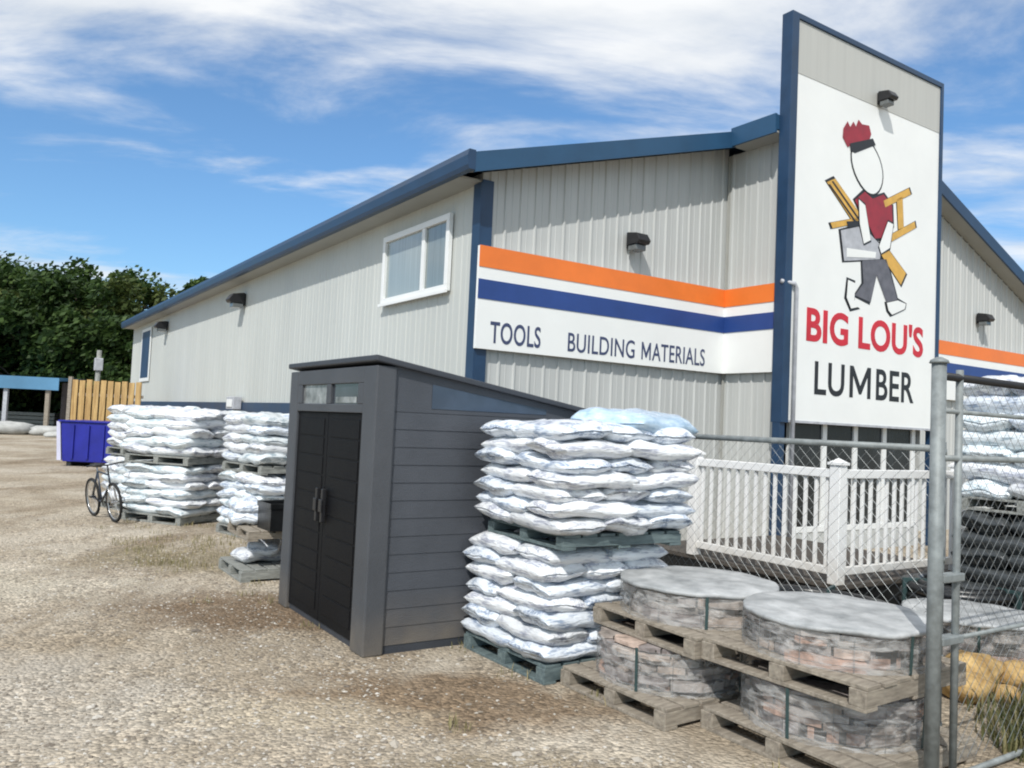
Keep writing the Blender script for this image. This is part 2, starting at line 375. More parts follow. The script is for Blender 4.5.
# ------------------------------------------------------------------ store building (local origin = its near left corner, u 5.13 v 8.6)
U0, V0 = 5.13, 8.6
store = thing('store_building', 'long pale grey ribbed metal store with blue roof trim behind the pallets', 'building', (U0, V0, 0))
def sh(x): return x   # readability
SL = .293; EZ = 4.74
RX = 7.9; RZ = EZ + SL*RX                       # ridge
def roofz(x): return EZ + SL*x if x <= RX else RZ - .40*(x-RX)
XR = 15.6; DEPTH = 25.5
def ribwall(x0, x1, z0, ztop, sp=.23, rh=.022, rw=.045):
    """wall in the local xz plane at y=0 with ribs standing out to -y"""
    prof = []
    x = x0
    prof.append((x0, 0))
    k = x0 + sp/2
    while k + rw < x1:
        prof += [(k-rw*.5, 0), (k-rw*.22, -rh), (k+rw*.22, -rh), (k+rw*.5, 0)]
        prof += [(k+sp*.42, 0), (k+sp*.46, -.006), (k+sp*.5, 0)] if k+sp*.5 < x1-rw else []
        k += sp
    prof.append((x1, 0))
    mb = MB(); vs = []
    for (px, py) in prof: vs += [(px, py, z0), (px, py, ztop(px))]
    mb.add(vs, [(2*i, 2*i+2, 2*i+3, 2*i+1) for i in range(len(prof)-1)])
    return mb
bumpX0, bumpX1 = 4.37, 7.78
mw = ribwall(0, bumpX0, 0, roofz); mw.build('wall', siding, store)
mw = ribwall(bumpX1, XR, 0, roofz); mw.build('wall', siding, store)
lw = ribwall(-DEPTH, 0, 0, lambda x: EZ, sp=.3, rh=.009)
o = lw.build('wall', siding2, store); o.rotation_euler.z = R(-90)        # left long wall: local -x runs back along +y
bw = ribwall(0, 1.16, 0, lambda x: 5.9); o = bw.build('wall', siding, store, loc=(bumpX0, 0, 0)); o.rotation_euler.z = R(-90)
bw2 = ribwall(0, 1.16, 0, lambda x: 5.9); o = bw2.build('wall', siding, store, loc=(bumpX1, -1.16, 0)); o.rotation_euler.z = R(90)
box(bumpX0, bumpX1, -1.16, -1.11, 2.6, 5.9).build('wall', siding, store)
MB().prism([(0,0),(XR,0),(XR,roofz(XR)),(RX,RZ),(0,EZ)], 'y', DEPTH-.05, DEPTH).build('wall', siding, store)
box(XR-.04, XR, .01, DEPTH-.06, 0, roofz(XR)-.05).build('wall', siding, store)
# roof slabs
OH = .35
def slope_slab(xa, xb, ya, yb, t, dz=0):
    f = lambda x: EZ + SL*x if xa < RX else RZ - .40*(x-RX)
    return MB().prism([(xa, f(xa)+dz), (xb, f(xb)+dz), (xb, f(xb)+t+dz), (xa, f(xa)+t+dz)], 'y', ya, yb)
slope_slab(-OH, RX, -OH, DEPTH, .10, .06).build('roof', blueroof, store)
slope_slab(RX+.001, XR+OH, -OH, DEPTH, .10, .06).build('roof', blueroof, store)
# soffits
slope_slab(-OH+.01, RX, -OH+.01, -.001, .03, .015).build('soffit', soffitm, store)
slope_slab(RX+.002, XR+OH-.01, -OH+.01, -.001, .03, .015).build('soffit', soffitm, store)
box(-OH+.01, -.002, .001, DEPTH, EZ-.13, EZ-.10).build('soffit', soffitm, store)
# fascias
MB().prism([(-OH, roofz(-OH)-.05), (RX, RZ-.05), (RX, RZ+.19), (-OH, roofz(-OH)+.19)], 'y', -OH-.04, -OH-.002).build('fascia', blueroof, store)
MB().prism([(RX+.001, RZ-.05), (XR+OH, roofz(XR+OH)-.05), (XR+OH, roofz(XR+OH)+.19), (RX+.001, RZ+.19)], 'y', -OH-.04, -OH-.002).build('fascia', bluetrim, store)
gx = -OH-.10; gzb = roofz(-OH)-.03
gut = MB().prism([(gx+.10, gzb), (gx+.02, gzb), (gx, gzb+.05), (gx-.01, gzb+.16), (gx+.01, gzb+.235), (gx+.10, gzb+.235)], 'y', -OH-.045, DEPTH)
gut.build('gutter', bluetrim, store)
# entrance block roof, fascia and soffit
bz = 5.90
box(bumpX0-.34, bumpX1+.12, -1.17, -.39, bz+.03, bz+.24).build('roof', blueroof, store)
box(bumpX0-.38, bumpX0-.342, -1.17, -.37, bz-.02, bz+.25).build('fascia', blueroof, store)
box(bumpX0-.34, bumpX0-.002, -1.16, -.36, bz-.01, bz+.02).build('soffit', soffitm, store)
# corner trims
MB().box(-.03, .13, -.05, -.026, 0, EZ-.10).box(-.052, -.031, -.05, .13, 0, EZ-.14).build('corner_trim', bluetrim, store)
box(bumpX0-.03, bumpX0+.03, -.06, -.027, 0, 5.88).build('corner_trim', soffitm, store)
# blue base band on the long wall, boards below
box(-.05, -.02, .4, DEPTH, 1.66, 1.86).build('base_trim', bluetrim, store)
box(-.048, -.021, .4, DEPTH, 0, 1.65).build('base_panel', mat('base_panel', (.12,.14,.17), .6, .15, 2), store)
# long wall window
def window_left(y0, y1, z0, z1, ym):
    fr = MB()
    t = .085
    fr.box(-.075, -.016, y0, y1, z1-t, z1).box(-.075, -.016, y0, y1, z0, z0+t).box(-.075, -.016, y0, y0+t, z0+t, z1-t).box(-.075, -.016, y1-t, y1, z0+t, z1-t)
    fr.box(-.066, -.018, ym-.045, ym+.045, z0+t, z1-t)
    f = fr.build('window', white, store, bevel=.004)
    a = box(-.034, -.020, y0+t, ym-.045, z0+t, z1-t).build('pane', mat('dark_pane', (.20,.235,.23), .1, .2, 2, spec=.9, stretch=(14,14,.3), coat=.5), f)
    b = box(-.034, -.020, ym+.045, y1-t, z0+t, z1-t).build('pane', blind, f)
    box(-.1, -.076, y0-.03, y1+.03, z0-.03, z0+.012).build('sill', white, f)
window_left(.68, 2.72, 3.34, 4.36, 1.42)
dr = MB().box(-.045, -.02, 21.7, 23.2, 2.68, 4.32).build('door', mat('upper_door', (.015,.045,.11), .4, .2, 2), store)
MB().box(-.05, -.022, 21.58, 21.7, 2.56, 4.42).box(-.05, -.022, 23.2, 23.32, 2.56, 4.42).box(-.05, -.022, 21.7, 23.2, 4.32, 4.42).box(-.05, -.022, 21.7, 23.2, 2.56, 2.68).build('frame', white, dr)
# shop windows under the sign
sf = MB().box(bumpX0, bumpX1, -1.16, -1.11, .0, .30).build('base_panel', siding, store)
fx = [4.55, 5.30, 6.05, 6.80, 7.60]
fr = MB().box(bumpX0+.03, bumpX1, -1.17, -1.09, 2.42, 2.58).box(bumpX0+.03, bumpX1, -1.17, -1.09, .30, .38)
for x in fx: fr.box(x-.05, x+.05, -1.16, -1.10, .38, 2.42)
f = fr.build('window', white, store, bevel=.004)
for i in range(4):
    box(fx[i]+.05, fx[i+1]-.05, -1.13, -1.118, .38, 2.42).build('pane', glass, f)  # dark glass carried down the lower wall, standing in for entrance shade there
# white downpipe beside the sign post
MB().tube([(4.30, -1.36, 0.0), (4.30, -1.36, 3.70), (4.26, -1.36, 3.76), (4.05, -1.30, 3.78)], .030, 8).build('downpipe', lgrey, store, smooth=True)

# ------------------------------------------------------------------ text helper
def text_mesh(body, name, m, parent, x0, x1, z0, z1, y, bold=0.0, ext=.004, gap=1.0):
    cu = bpy.data.curves.new('lettering_source', 'FONT'); cu.body = body; cu.size = 1; cu.offset = bold; cu.extrude = .002; cu.resolution_u = 5; cu.space_character = gap
    t = bpy.data.objects.new('lettering_source', cu); COL.objects.link(t)
    dg = bpy.context.evaluated_depsgraph_get(); dg.update()
    me = bpy.data.meshes.new_from_object(t.evaluated_get(dg)); bpy.data.objects.remove(t)
    co = np.zeros(len(me.vertices)*3); me.vertices.foreach_get('co', co); co = co.reshape(-1, 3)
    mn, mx_ = co.min(0), co.max(0)
    out = np.zeros_like(co)
    out[:,0] = x0 + (co[:,0]-mn[0])/(mx_[0]-mn[0])*(x1-x0)
    out[:,2] = z0 + (co[:,1]-mn[1])/(mx_[1]-mn[1])*(z1-z0)
    out[:,1] = y - (co[:,2]-mn[2])/(mx_[2]-mn[2])*ext
    me.vertices.foreach_set('co', out.ravel()); me.update(); me.materials.clear(); me.materials.append(m)
    o = bpy.data.objects.new(name, me); COL.objects.link(o); o.parent = parent
    return o

def letter_m(name, m, parent, x0, x1, z0, z1, y, ext, w):
    X = lambda f: x0+f*(x1-x0); Z = lambda f: z0+f*(z1-z0); k = w
    poly = [(0,0),(k,0),(k,.70),(.5-k*.35,.12),(.5+k*.35,.12),(1-k,.70),(1-k,0),(1,0),(1,1),(1-k*1.05,1),(.5,.38),(k*1.05,1),(0,1)]
    return MB().prism([(X(a), Z(b)) for a, b in poly], 'y', y-ext, y).build(name, m, parent)
# banner on the front wall (two wings meeting in the inner corner)
ban = thing('wall_banner', 'long white wall band with orange and blue stripes with TOOLS and BUILDING MATERIALS', 'sign', (U0, V0, 0))
bx0, bx1 = -.06, bumpX0-.10
def wing(z0, z1, name, m, prot=.0):
    mb = MB().box(bx0, bx1, -.10-prot, -.052, z0, z1)
    mb.box(bx1+.0005, bumpX0-.027, -1.22, -.1005-prot, z0, z1) if False else mb.box(bx1-.0, bx1+.06, -1.16, -.1005-prot, z0, z1)
    return mb.build(name, m, ban)
wing(2.55, 3.81, 'panel', board)
def stripe(z0, z1, name, m):
    MB().box(bx0-.002, bx1-.004, -.108, -.1005, z0, z1).box(bx1-.010, bx1-.0005, -1.161, -.110, z0, z1).build(name, m, ban)
stripe(3.55, 3.812, 'orange_stripe', orange)
stripe(3.16, 3.40, 'blue_stripe', bandblue)
text_mesh('TOOLS', 'lettering', inkblue, ban, .14, .90, 2.63, 2.90, -.1005, .012, gap=1.05)
text_mesh('BUILDING', 'lettering', inkblue, ban, 1.34, 2.50, 2.63, 2.88, -.1005, .006, gap=1.05)
letter_m('lettering', inkblue, ban, 2.63, 2.80, 2.634, 2.876, -.1005, .006, .13)
text_mesh('ATERIALS', 'lettering', inkblue, ban, 2.83, 3.88, 2.63, 2.88, -.1005, .006, gap=1.05)
ban2 = thing('wall_banner', 'striped orange, white and blue wall band on the gable wall beyond the tall sign', 'sign', (U0, V0, 0))
box(bumpX1+.05, XR, -.10, -.052, 2.5, 3.62).build('panel', board, ban2)
box(bumpX1+.05, XR, -.108, -.1005, 3.36, 3.622).build('orange_stripe', orange, ban2)
box(bumpX1+.05, XR, -.108, -.1005, 2.97, 3.21).build('blue_stripe', bandblue, ban2)

# ------------------------------------------------------------------ tall sign, local x = u-9.2, y = v-7.3
SX = 9.2
sg = thing('tall_store_sign', 'tall white sign board reading BIG LOU\'S LUMBER in a dark blue frame above the entrance', 'sign', (SX, 7.3, 0))
SWd = 3.88; ZB, ZT = 1.86, 7.58
box(.151, SWd-.071, -.02, .10, ZB, ZT-.08).build('panel', board, sg)
box(.165, SWd-.075, -.026, -.0205, 6.74, ZT-.085).build('top_panel', boardtop, sg)
MB().box(0, .15, -.05, .13, ZB-.02, ZT).box(SWd-.07, SWd, -.05, .13, ZB-.02, ZT).box(.15, SWd-.07, -.05, .13, ZT-.08, ZT).build('frame', bluetrim, sg, bevel=.006)
box(.0, .11, -.02, .10, 0, ZB-.021).build('post', bluetrim, sg)
box(SWd-.09, SWd-.01, -.02, .10, 0, ZB-.021).build('post', bluetrim, sg)
box(.17, SWd-.08, -.03, .02, ZB-.012, ZB+.02).build('bottom_edge', lgrey, sg)
text_mesh("BIG LOU'S", 'lettering', red, sg, 9.72-SX, 12.66-SX, 3.0, 3.50, -.0205, .028, gap=1.03)
text_mesh("LU", 'lettering', black, sg, 9.93-SX, 10.62-SX, 2.26, 2.735, -.0205, .014, gap=1.05)
letter_m('lettering', black, sg, 10.75-SX, 11.27-SX, 2.268, 2.735, -.0205, .004, .155)
text_mesh("BER", 'lettering', black, sg, 11.41-SX, 12.42-SX, 2.265, 2.735, -.0205, .014, gap=1.05)
def flat(name, polys, m, y=-.024, d=.003):
    mb = MB()
    for p in polys: mb.prism([(a-SX, b) for a, b in p], 'y', y-d, y)
    return mb.build(name, m, sg)
def grow(p, k):
    cx = sum(a for a, b in p)/len(p); cz = sum(b for a, b in p)/len(p)
    return [(a + (a-cx)/max(.05, math.hypot(a-cx, b-cz))*k, b + (b-cz)/max(.05, math.hypot(a-cx, b-cz))*k) for a, b in p]
PA=[(10.102,5.278),(10.265,5.383),(10.99,5.086),(10.841,4.886)]
PA=[(10.08,5.33),(10.27,5.42),(11.02,4.93),(10.84,4.78)]
PB=[(11.425,4.503),(11.601,4.619),(12.126,4.293),(11.992,4.093)]
L1=[(11.482,5.324),(12.153,5.653),(12.213,5.564),(11.531,5.231)]
L2=[(11.579,4.78),(12.334,5.149),(12.37,5.054),(11.614,4.679)]
L3=[(11.831,5.422),(11.985,5.483),(12.035,5.005),(11.896,4.95)]
L4=[(10.191,4.759),(10.824,4.94),(10.842,4.865),(10.241,4.684)]
TB=[(10.431,4.687),(10.95,4.841),(11.45,4.617),(11.414,4.409),(10.531,4.251)]
TBP=[(10.579,4.45),(11.307,4.50),(11.295,4.408),(10.584,4.318)]
CAP=[(10.436,6.199),(10.534,6.33),(10.60,6.26),(10.676,6.36),(10.74,6.30),(10.80,6.42),(10.887,6.373),(11.067,6.395),(11.124,6.276),(11.077,6.168),(10.687,6.034),(10.55,5.947),(10.427,6.068)]
BRIM=[(10.596,6.013),(11.163,6.219),(11.24,6.135),(10.728,5.896),(10.622,5.907)]
SHIRT=[(10.757,5.194),(11.0,5.371),(11.2,5.30),(11.478,5.421),(11.712,5.287),(11.74,4.977),(11.58,4.771),(11.283,4.705),(11.129,4.872),(10.943,5.013)]
TR=[(10.971,4.325),(11.593,4.435),(11.908,3.845),(11.619,3.774),(11.349,4.153),(11.212,3.725),(10.816,3.78),(11.021,3.986)]
B1=[(10.632,3.985),(10.808,3.958),(10.791,3.7),(10.921,3.621),(10.719,3.572),(10.609,3.72)]
B2=[(11.62,3.765),(11.908,3.836),(12.129,3.808),(12.1,3.724),(11.763,3.596),(11.67,3.651)]
ARM = [(10.84,5.22),(11.0,5.16),(11.16,4.66),(10.99,4.58),(10.88,4.86)]
ARM2 = [(11.60,5.02),(11.74,5.0),(11.66,4.62),(11.44,4.50),(11.38,4.60)]
HND = [(10.56,4.84),(10.86,4.90),(10.88,4.82),(10.60,4.76)]
flat('emblem_outline', [grow(p, .045) for p in (PA, PB, L1, L2, L3, L4, TB, SHIRT, TR, B1, B2, ARM, ARM2)], black, y=-.0205, d=.003)
flat('emblem_plank', [PA], yellow, y=-.026); flat('emblem_plank', [PB], yellow, y=-.026); flat('emblem_plank', [L4], yellow, y=-.026)
flat('emblem_ladder', [L1, L3, L2], yellow, y=-.0262)
sl = [[(10.12,5.30),(10.15,5.315),(10.87,4.835),(10.845,4.81)], [(10.19,5.36),(10.22,5.375),(10.94,4.895),(10.915,4.87)]]
flat('emblem_grain', sl, black, y=-.0295)
flat('emblem_cap', [CAP], maroon, y=-.0255)
flat('emblem_shirt', [SHIRT], maroon, y=-.0255)
flat('emblem_brim', [BRIM], black, y=-.029)
flat('emblem_trousers', [TR], greyp, y=-.026)
flat('emblem_toolbox', [TB, TBP], lgrey, y=-.030)
flat('emblem_plate', [TBP, B1, B2], board, y=-.034)
flat('emblem_outline', [grow(ARM, .03), grow(ARM2, .03), HND], black, y=-.0345, d=.002)
flat('emblem_sleeves', [ARM, ARM2], board, y=-.037, d=.002)
OV = [(11.05+(.36+.02*math.cos(2*a))*math.cos(a)+.10*-math.sin(a), 5.77+.40*math.sin(a)) for a in [2*math.pi*k/28 for k in range(28)]]
flat('emblem_outline', [grow(OV, .032)], black, y=-.0205)
flat('emblem_oval', [OV], board, y=-.0245)
# ------------------------------------------------------------------ wall lamps
def wall_lamp(u, v, z, rot, label, s=1.0):
    t = thing('wall_lamp', label, 'lamp', (u, v, z), rot, 'dark wall lamps on the store')
    # local -y points away from the wall
    MB().box(-.07*s, .07*s, -.03, 0, -.09*s, .09*s).build('back_plate', darkmetal, t, bevel=.006)
    pr = MB().prism([(-.03, .10*s), (-.20*s, .07*s), (-.26*s, -.02*s), (-.23*s, -.06*s), (-.03, -.06*s)], 'x', -.095*s, .095*s)
    pr.build('housing', darkmetal, t, bevel=.012)
    MB().box(-.08*s, .08*s, -.19*s, -.05, -.13*s, -.062*s).build('lens', mat('lamp_lens', (.14,.15,.15), .15, .1, 10), t, bevel=.01)
    return t
wall_lamp(7.55, 8.575, 4.26, 0, 'dark wall lamp above the striped band on the front wall', 1.15)
wall_lamp(11.32, 7.272, 6.86, 0, 'small dark lamp at the top of the tall white sign', 1.0)
wall_lamp(16.9, 8.575, 4.2, 0, 'dark wall lamp on the gable wall right of the tall sign', 1.1)
wall_lamp(5.115, 18.95, 4.20, -math.pi/2, 'dark lamp on the long side wall, nearer to the window', 1.5)
wall_lamp(5.115, 27.6, 4.25, -math.pi/2, 'dark lamp on the long side wall, nearer to the far end', 1.5)
bxm = thing('meter_box', 'small pale grey electrical box on the blue band of the long wall', 'electrical box', (5.07, 18.8, 1.72), -math.pi/2)
MB().box(-.3, .3, -.18, 0, -.02, .26).build('case', lgrey, bxm, bevel=.01); MB().box(-.2, .2, -.2, -.181, .03, .2).build('cover', white, bxm, bevel=.006)

# ------------------------------------------------------------------ grey resin shed: local origin near corner; +x = rearwards (u), +y = along door front (v)
shd = thing('garden_shed', 'dark grey resin garden shed with black double doors and a sloping roof', 'shed', (2.40, 5.31, 0))
DW, DP = 1.77, 2.24; HF, HB = 2.05, 1.71
def rz(x): return HF + (HB-HF)*x/DP
MB().box(0, DP, 0, DW, 0, .06).build('base', shedroof, shd)
# side walls as lapped boards
for (yy, sgn) in ((0, -1), (DW, 1)):
    mb = MB(); z = .06; k = 0
    while z < 1.66:
        z1 = min(z+.1265, 1.70)
        a = yy + sgn*.005; b = yy + sgn*.0
        mb.prism([(yy-sgn*.03, z), (a, z), (b, z1-.001), (yy-sgn*.03, z1-.001)], 'x', .12, DP-.10)
        z = z1
    mb.build('side_wall', shedside, shd)
    MB().prism([(.12, 1.702), (DP-.10, 1.702), (DP-.10, rz(DP-.10)), (.12, rz(.12))], 'y', yy-sgn*.03, yy+sgn*.002).build('gable_panel', shedside, shd)
    w = MB().prism([(.42, 1.735), (1.45, 1.735), (1.45, rz(1.45)-.055), (.42, rz(.42)-.075)], 'y', yy-sgn*.028, yy+sgn*.006)
    w = w.build('side_window', mat('shed_side_glass', (.045,.065,.10), .15, .2, 4, spec=.8), shd)
    MB().box(.0, .12, min(yy, yy+sgn*.03)-.0, max(yy, yy+sgn*.03), .0, HF-.03).build('corner_post', shedtrim, shd, bevel=.012)
    MB().box(DP-.10, DP, min(yy, yy+sgn*.025), max(yy, yy+sgn*.025), .0, HB-.02).build('corner_post', shedtrim, shd, bevel=.012)
MB().box(DP-.03, DP, .0, DW, .06, HB).build('back_wall', shedside, shd)
# front (faces -x)
MB().box(-.035, .02, -.03, .20, 0, HF-.03).build('front_trim', shedtrim, shd, bevel=.01)
MB().box(-.035, .02, DW-.17, DW+.03, 0, HF-.03).build('front_trim', shedtrim, shd, bevel=.01)
MB().box(-.033, .02, .2005, DW-.1705, 1.68, 1.745).box(-.033, .02, .2005, DW-.1705, 1.90, HF-.03).box(-.033, .02, .2005, .30, 1.745, 1.90).box(-.033, .02, .84, .93, 1.745, 1.90).box(-.033, .02, DW-.27, DW-.1705, 1.745, 1.90).build('transom_frame', shedtrim, shd, bevel=.006)
trm = mat('transom_glass', (.22,.23,.23), .25, .7, 7, spec=.6)
dkg = mat('transom_dark', (.035,.04,.05), .12, .4, 6, spec=.9)
MB().box(-.012, .005, .93, DW-.27, 1.745, 1.90).build('transom_window', trm, shd)
tw = MB().box(-.012, .005, .30, .84, 1.745, 1.90).build('transom_window', dkg, shd)
MB().box(-.017, -.0125, .36, .76, 1.755, 1.80).build('sticker', trm, tw)
def door(y0, y1, hy):
    mb = MB().box(-.012, .012, y0, y1, .05, 1.675)
    z = .12
    while z < 1.6:
        mb.box(-.017, -.0125, y0+.07, y1-.07, z, z+.14); z += .152
    d = mb.build('door', sheddoor, shd, bevel=.004)
    MB().box(-.06, -.025, hy-.018, hy+.018, .82, 1.08).box(-.072, -.060, hy-.03, hy+.03, .90, 1.0).build('handle', darkmetal, d, bevel=.008)
mid = (.2+DW-.17)/2
door(.203, mid-.004, mid-.06); door(mid+.004, DW-.173, mid+.06)
MB().prism([(-.055, rz(-.055)-.01), (DP+.10, rz(DP+.10)-.01), (DP+.10, rz(DP+.10)+.03), (-.055, rz(-.055)+.035)], 'y', -.055, DW+.055).build('roof', shedroof, shd, bevel=.01)
MB().box(.04, DP-.04, .035, DW-.035, .062, 1.69).build('inner_panel', sheddoor, shd)

# ------------------------------------------------------------------ bags
BAGS = []
for k in range(12):
    rng = random.Random(100+k); nx_, ny_ = 16, 11; mb = MB(); off = Vector((rng.random()*50, rng.random()*50, 0))
    top = []; bot = []
    for j in range(ny_+1):
        for i in range(nx_+1):
            a = math.sin(math.pi/2*(-1+2*i/nx_)); b = math.sin(math.pi/2*(-1+2*j/ny_))
            pin = 1 - .05*abs(b)**3*(abs(a)**2)
            x = .5*a*(1-.03*b*b) ; y = .5*b*(1-.03*a*a)
            prof = (max(0, 1-abs(a)**6))**.5 * (max(0, 1-abs(b)**4))**.5
            w = noise.noise(Vector((x*5, y*5, 0))+off)*.20 + noise.noise(Vector((x*13, y*11, 4))+off)*.05
            t = .5*prof*(1+w*1.3)
            jx = noise.noise(Vector((x*6, y*6, 9))+off)*.03; jy = noise.noise(Vector((x*6, y*6, 15))+off)*.035
            sag = noise.noise(Vector((x*2.2, y*2.2, 20))+off)*.22
            top.append((x+jx, y+jy, .5+t+sag)); bot.append((x+jx, y+jy, .5-t*.95+sag))
    n1 = (nx_+1)*(ny_+1); fs = []
    edge = lambda i, j: i in (0, nx_) or j in (0, ny_)
    idx = {}
    vs = list(top); 
    for j in range(ny_+1):
        for i in range(nx_+1):
            q = j*(nx_+1)+i
            if edge(i, j): idx[q] = q
            else: idx[q] = len(vs); vs.append(bot[q])
    for j in range(ny_):
        for i in range(nx_):
            q = [j*(nx_+1)+i, j*(nx_+1)+i+1, (j+1)*(nx_+1)+i+1, (j+1)*(nx_+1)+i]
            fs.append(tuple(q)); fs.append(tuple(idx[w] for w in q[::-1]))
    # sealed end flaps
    for sx in (-1, 1):
        fl = []
        for j in range(ny_+1):
            q = j*(nx_+1) + (0 if sx < 0 else nx_); p = top[q]; fl.append(len(vs)); vs.append((p[0]+sx*.008, p[1]*1.0, p[2]+.04*noise.noise(Vector((j*.9, sx*3, k)))))
        for j in range(ny_):
            q = j*(nx_+1) + (0 if sx < 0 else nx_); q2 = q + nx_+1
            fs.append((q, q2, fl[j+1], fl[j]))
    me = bpy.data.meshes.new('bag'); me.from_pydata(vs, [], fs); me.polygons.foreach_set('use_smooth', [True]*len(fs))
    BAGS.append(me)
BAGMESH = {}
def bag_mesh(k, m):
    key = (k, m.name)
    if key not in BAGMESH:
        me = BAGS[k].copy(); me.materials.clear(); me.materials.append(m); BAGMESH[key] = me
    return BAGMESH[key]
ORD = ['bottom', 'second', 'third', 'fourth', 'fifth', 'sixth', 'seventh', 'eighth']
PAT = [[(-.33,-.2,0),(0,-.2,0),(.33,-.2,0),(-.25,.32,1),(.25,.32,1)], [(-.33,.2,0),(0,.2,0),(.33,.2,0),(-.25,-.32,1),(.25,-.32,1)]]
CP = {}
def bags_load(u, v, rot, z0, z1, layers, desc, group, mats, sx=1.05, sy=1.05, bulge=.03, seed=1, lean=0.0):
    rng = random.Random(seed); h = (z1-z0)/layers
    for L_ in range(layers):
        items = []
        for (a, b, o_) in PAT[(L_+seed) % 2]:
            # o_=0: long axis along local y, o_=1: long axis along local x
            lx, ly = a*sx, b*sy
            du = lx*math.cos(rot)-ly*math.sin(rot); dv = lx*math.sin(rot)+ly*math.cos(rot)
            items.append([u+du+rng.uniform(-.5,.5)*bulge+lean*L_, v+dv+rng.uniform(-1,1)*bulge, o_])
        # order as seen from the street
        P = [(i, W(it[0], it[1])) for i, it in enumerate(items)]
        P.sort(key=lambda t: t[1].y + 0*t[1].x)
        names = {}
        near = P[0][0]; names[near] = 'front-most bag'
        rest = [p for p in P[1:]]; rest.sort(key=lambda t: t[1].x/t[1].y)
        names[rest[0][0]] = 'left-hand bag'; names[rest[-1][0]] = 'right-hand bag'
        r2 = sorted(rest[1:-1], key=lambda t: t[1].y)
        names[r2[0][0]] = 'middle bag'; names[r2[1][0]] = 'rear bag'
        layer = 'top' if L_ == layers-1 else ORD[L_]
        for i, (bu, bv, o_) in enumerate(items):
            me = bag_mesh(rng.randrange(12), rng.choice(mats))
            ob = bpy.data.objects.new('bag', me); COL.objects.link(ob)
            ob.location = W(bu, bv, z0+L_*h-h*.14)
            ob.rotation_euler = (rng.uniform(-.035,.035), rng.uniform(-.035,.035), TH+rot+(0 if o_ else math.pi/2)+rng.uniform(-.06,.06)+(math.pi if rng.random() < .5 else 0))
            ob.scale = (sx*(.60 if o_ == 0 else .535)*rng.uniform(1.0,1.06), sy*(.375 if o_ == 0 else .42)*rng.uniform(.98,1.05), h*1.28*rng.uniform(.95,1.08))
            tag(ob, f'white {names[i]}, {layer} row, {desc}', 'bag', group)

def pallet(u, v, z, rot, label, m, sx=1.05, sy=1.05, group='wooden pallets under the stock', name='pallet', h=.12):
    t = thing(name, label, 'pallet', (u, v, z), rot, group)
    rng = random.Random(int(u*100+v*10+z*7))
    n = 7; w = sx/n
    for i in range(n):      # deck boards run along y
        x = -sx/2 + i*w
        MB().box(x+.012, x+w-.012, -sy/2+rng.uniform(-.008,.008), sy/2+rng.uniform(-.008,.008), h-.02, h).build('deck_board', m, t, bevel=.003)
    for y in (-sy/2, -.045, sy/2-.09):
        MB().box(-sx/2, sx/2, y, y+.09, .0205, h-.0205).build('stringer', m, t, bevel=.003)
    for x in (-sx/2, -.05, sx/2-.10):
        MB().box(x, x+.10, -sy/2, sy/2, 0, .02).build('base_board', m, t, bevel=.003)
    return t
def wrapping(u, v, rot, z0, z1, label, s): pass

G1 = 'white bags stacked on pallets'
# near stack between the shed and the flagstones
pallet(3.68, 4.76, 0, .02, 'blue-grey pallet on the gravel under the bag stack nearest the shed', greenpal, 1.05, .98)
bags_load(3.67, 4.76, .02, .12, .845, 7, 'lower load right of the grey shed', G1, [bagm, bagm, bagm2], 1.02, .98, seed=1)
pallet(3.70, 4.60, .865, -.03, 'blue-grey pallet between the two bag loads beside the shed', greenpal, 1.0, .95, h=.10)
bags_load(3.70, 4.60, -.03, .965, 1.66, 7, 'upper load right of the grey shed', G1, [bagm, bagm, bagm2], 1.12, 1.05, seed=2)
bb = MB()
me = BAGS[4].copy(); me.materials.clear(); me.materials.append(bluebag)
ob = bpy.data.objects.new('blue_bag', me); COL.objects.link(ob); ob.location = W(4.0, 4.42, 1.58); ob.scale = (.86, .6, .2); ob.rotation_euler = (.04, .03, TH+.3)
tag(ob, 'pale blue plastic bag slumped on top of the bag stack beside the shed', 'bag')
# far stacks along the long wall
pallet(3.62, 11.2, 0, .22, 'pallet on the ground under the bag stack behind the small crates', wood2, 1.15, 1.1)
bags_load(3.62, 11.2, .22, .12, .83, 6, 'lower load just left of the shed', G1, [bagm, bagm3, bagm2], 1.12, 1.1, seed=3)
pallet(3.66, 11.25, .845, .20, 'pallet between the two bag loads just left of the shed', wood2, 1.15, 1.1)
bags_load(3.66, 11.25, .20, .965, 1.62, 5, 'upper load just left of the shed', G1, [bagm, bagm3, bagm2], 1.14, 1.1, seed=4)
pallet(2.86, 13.12, 0, -.62+1.2, 'pallet on the ground under the bag stack beside the bicycle', wood2, 1.35, 1.15)
bags_load(2.86, 13.12, -.62+1.2, .12, .83, 6, 'lower load beside the bicycle', G1, [bagm3, bagm2, bagm3], 1.32, 1.15, seed=5)
pallet(2.90, 13.15, .845, -.6+1.2, 'pallet between the two bag loads beside the bicycle', wood2, 1.4, 1.2)
bags_load(2.90, 13.15, -.6+1.2, .965, 1.63, 5, 'upper load beside the bicycle', G1, [bagm3, bagm2, bagm2], 1.40, 1.2, seed=6)
pallet(2.62, 14.6, 0, .3, 'pallet on the ground under the farthest bag stack', wood2, 1.15, 1.1)
bags_load(2.62, 14.6, .3, .12, .85, 5, 'lower load nearest the blue bin', G1, [bagm2, bagm3], 1.1, 1.1, seed=7)
pallet(2.66, 14.6, .865, .3, 'pallet between the two loads of the farthest bag stack', wood2, 1.15, 1.1)
bags_load(2.66, 14.6, .3, .985, 1.65, 5, 'upper load nearest the blue bin', G1, [bagm2, bagm3], 1.12, 1.1, seed=8)
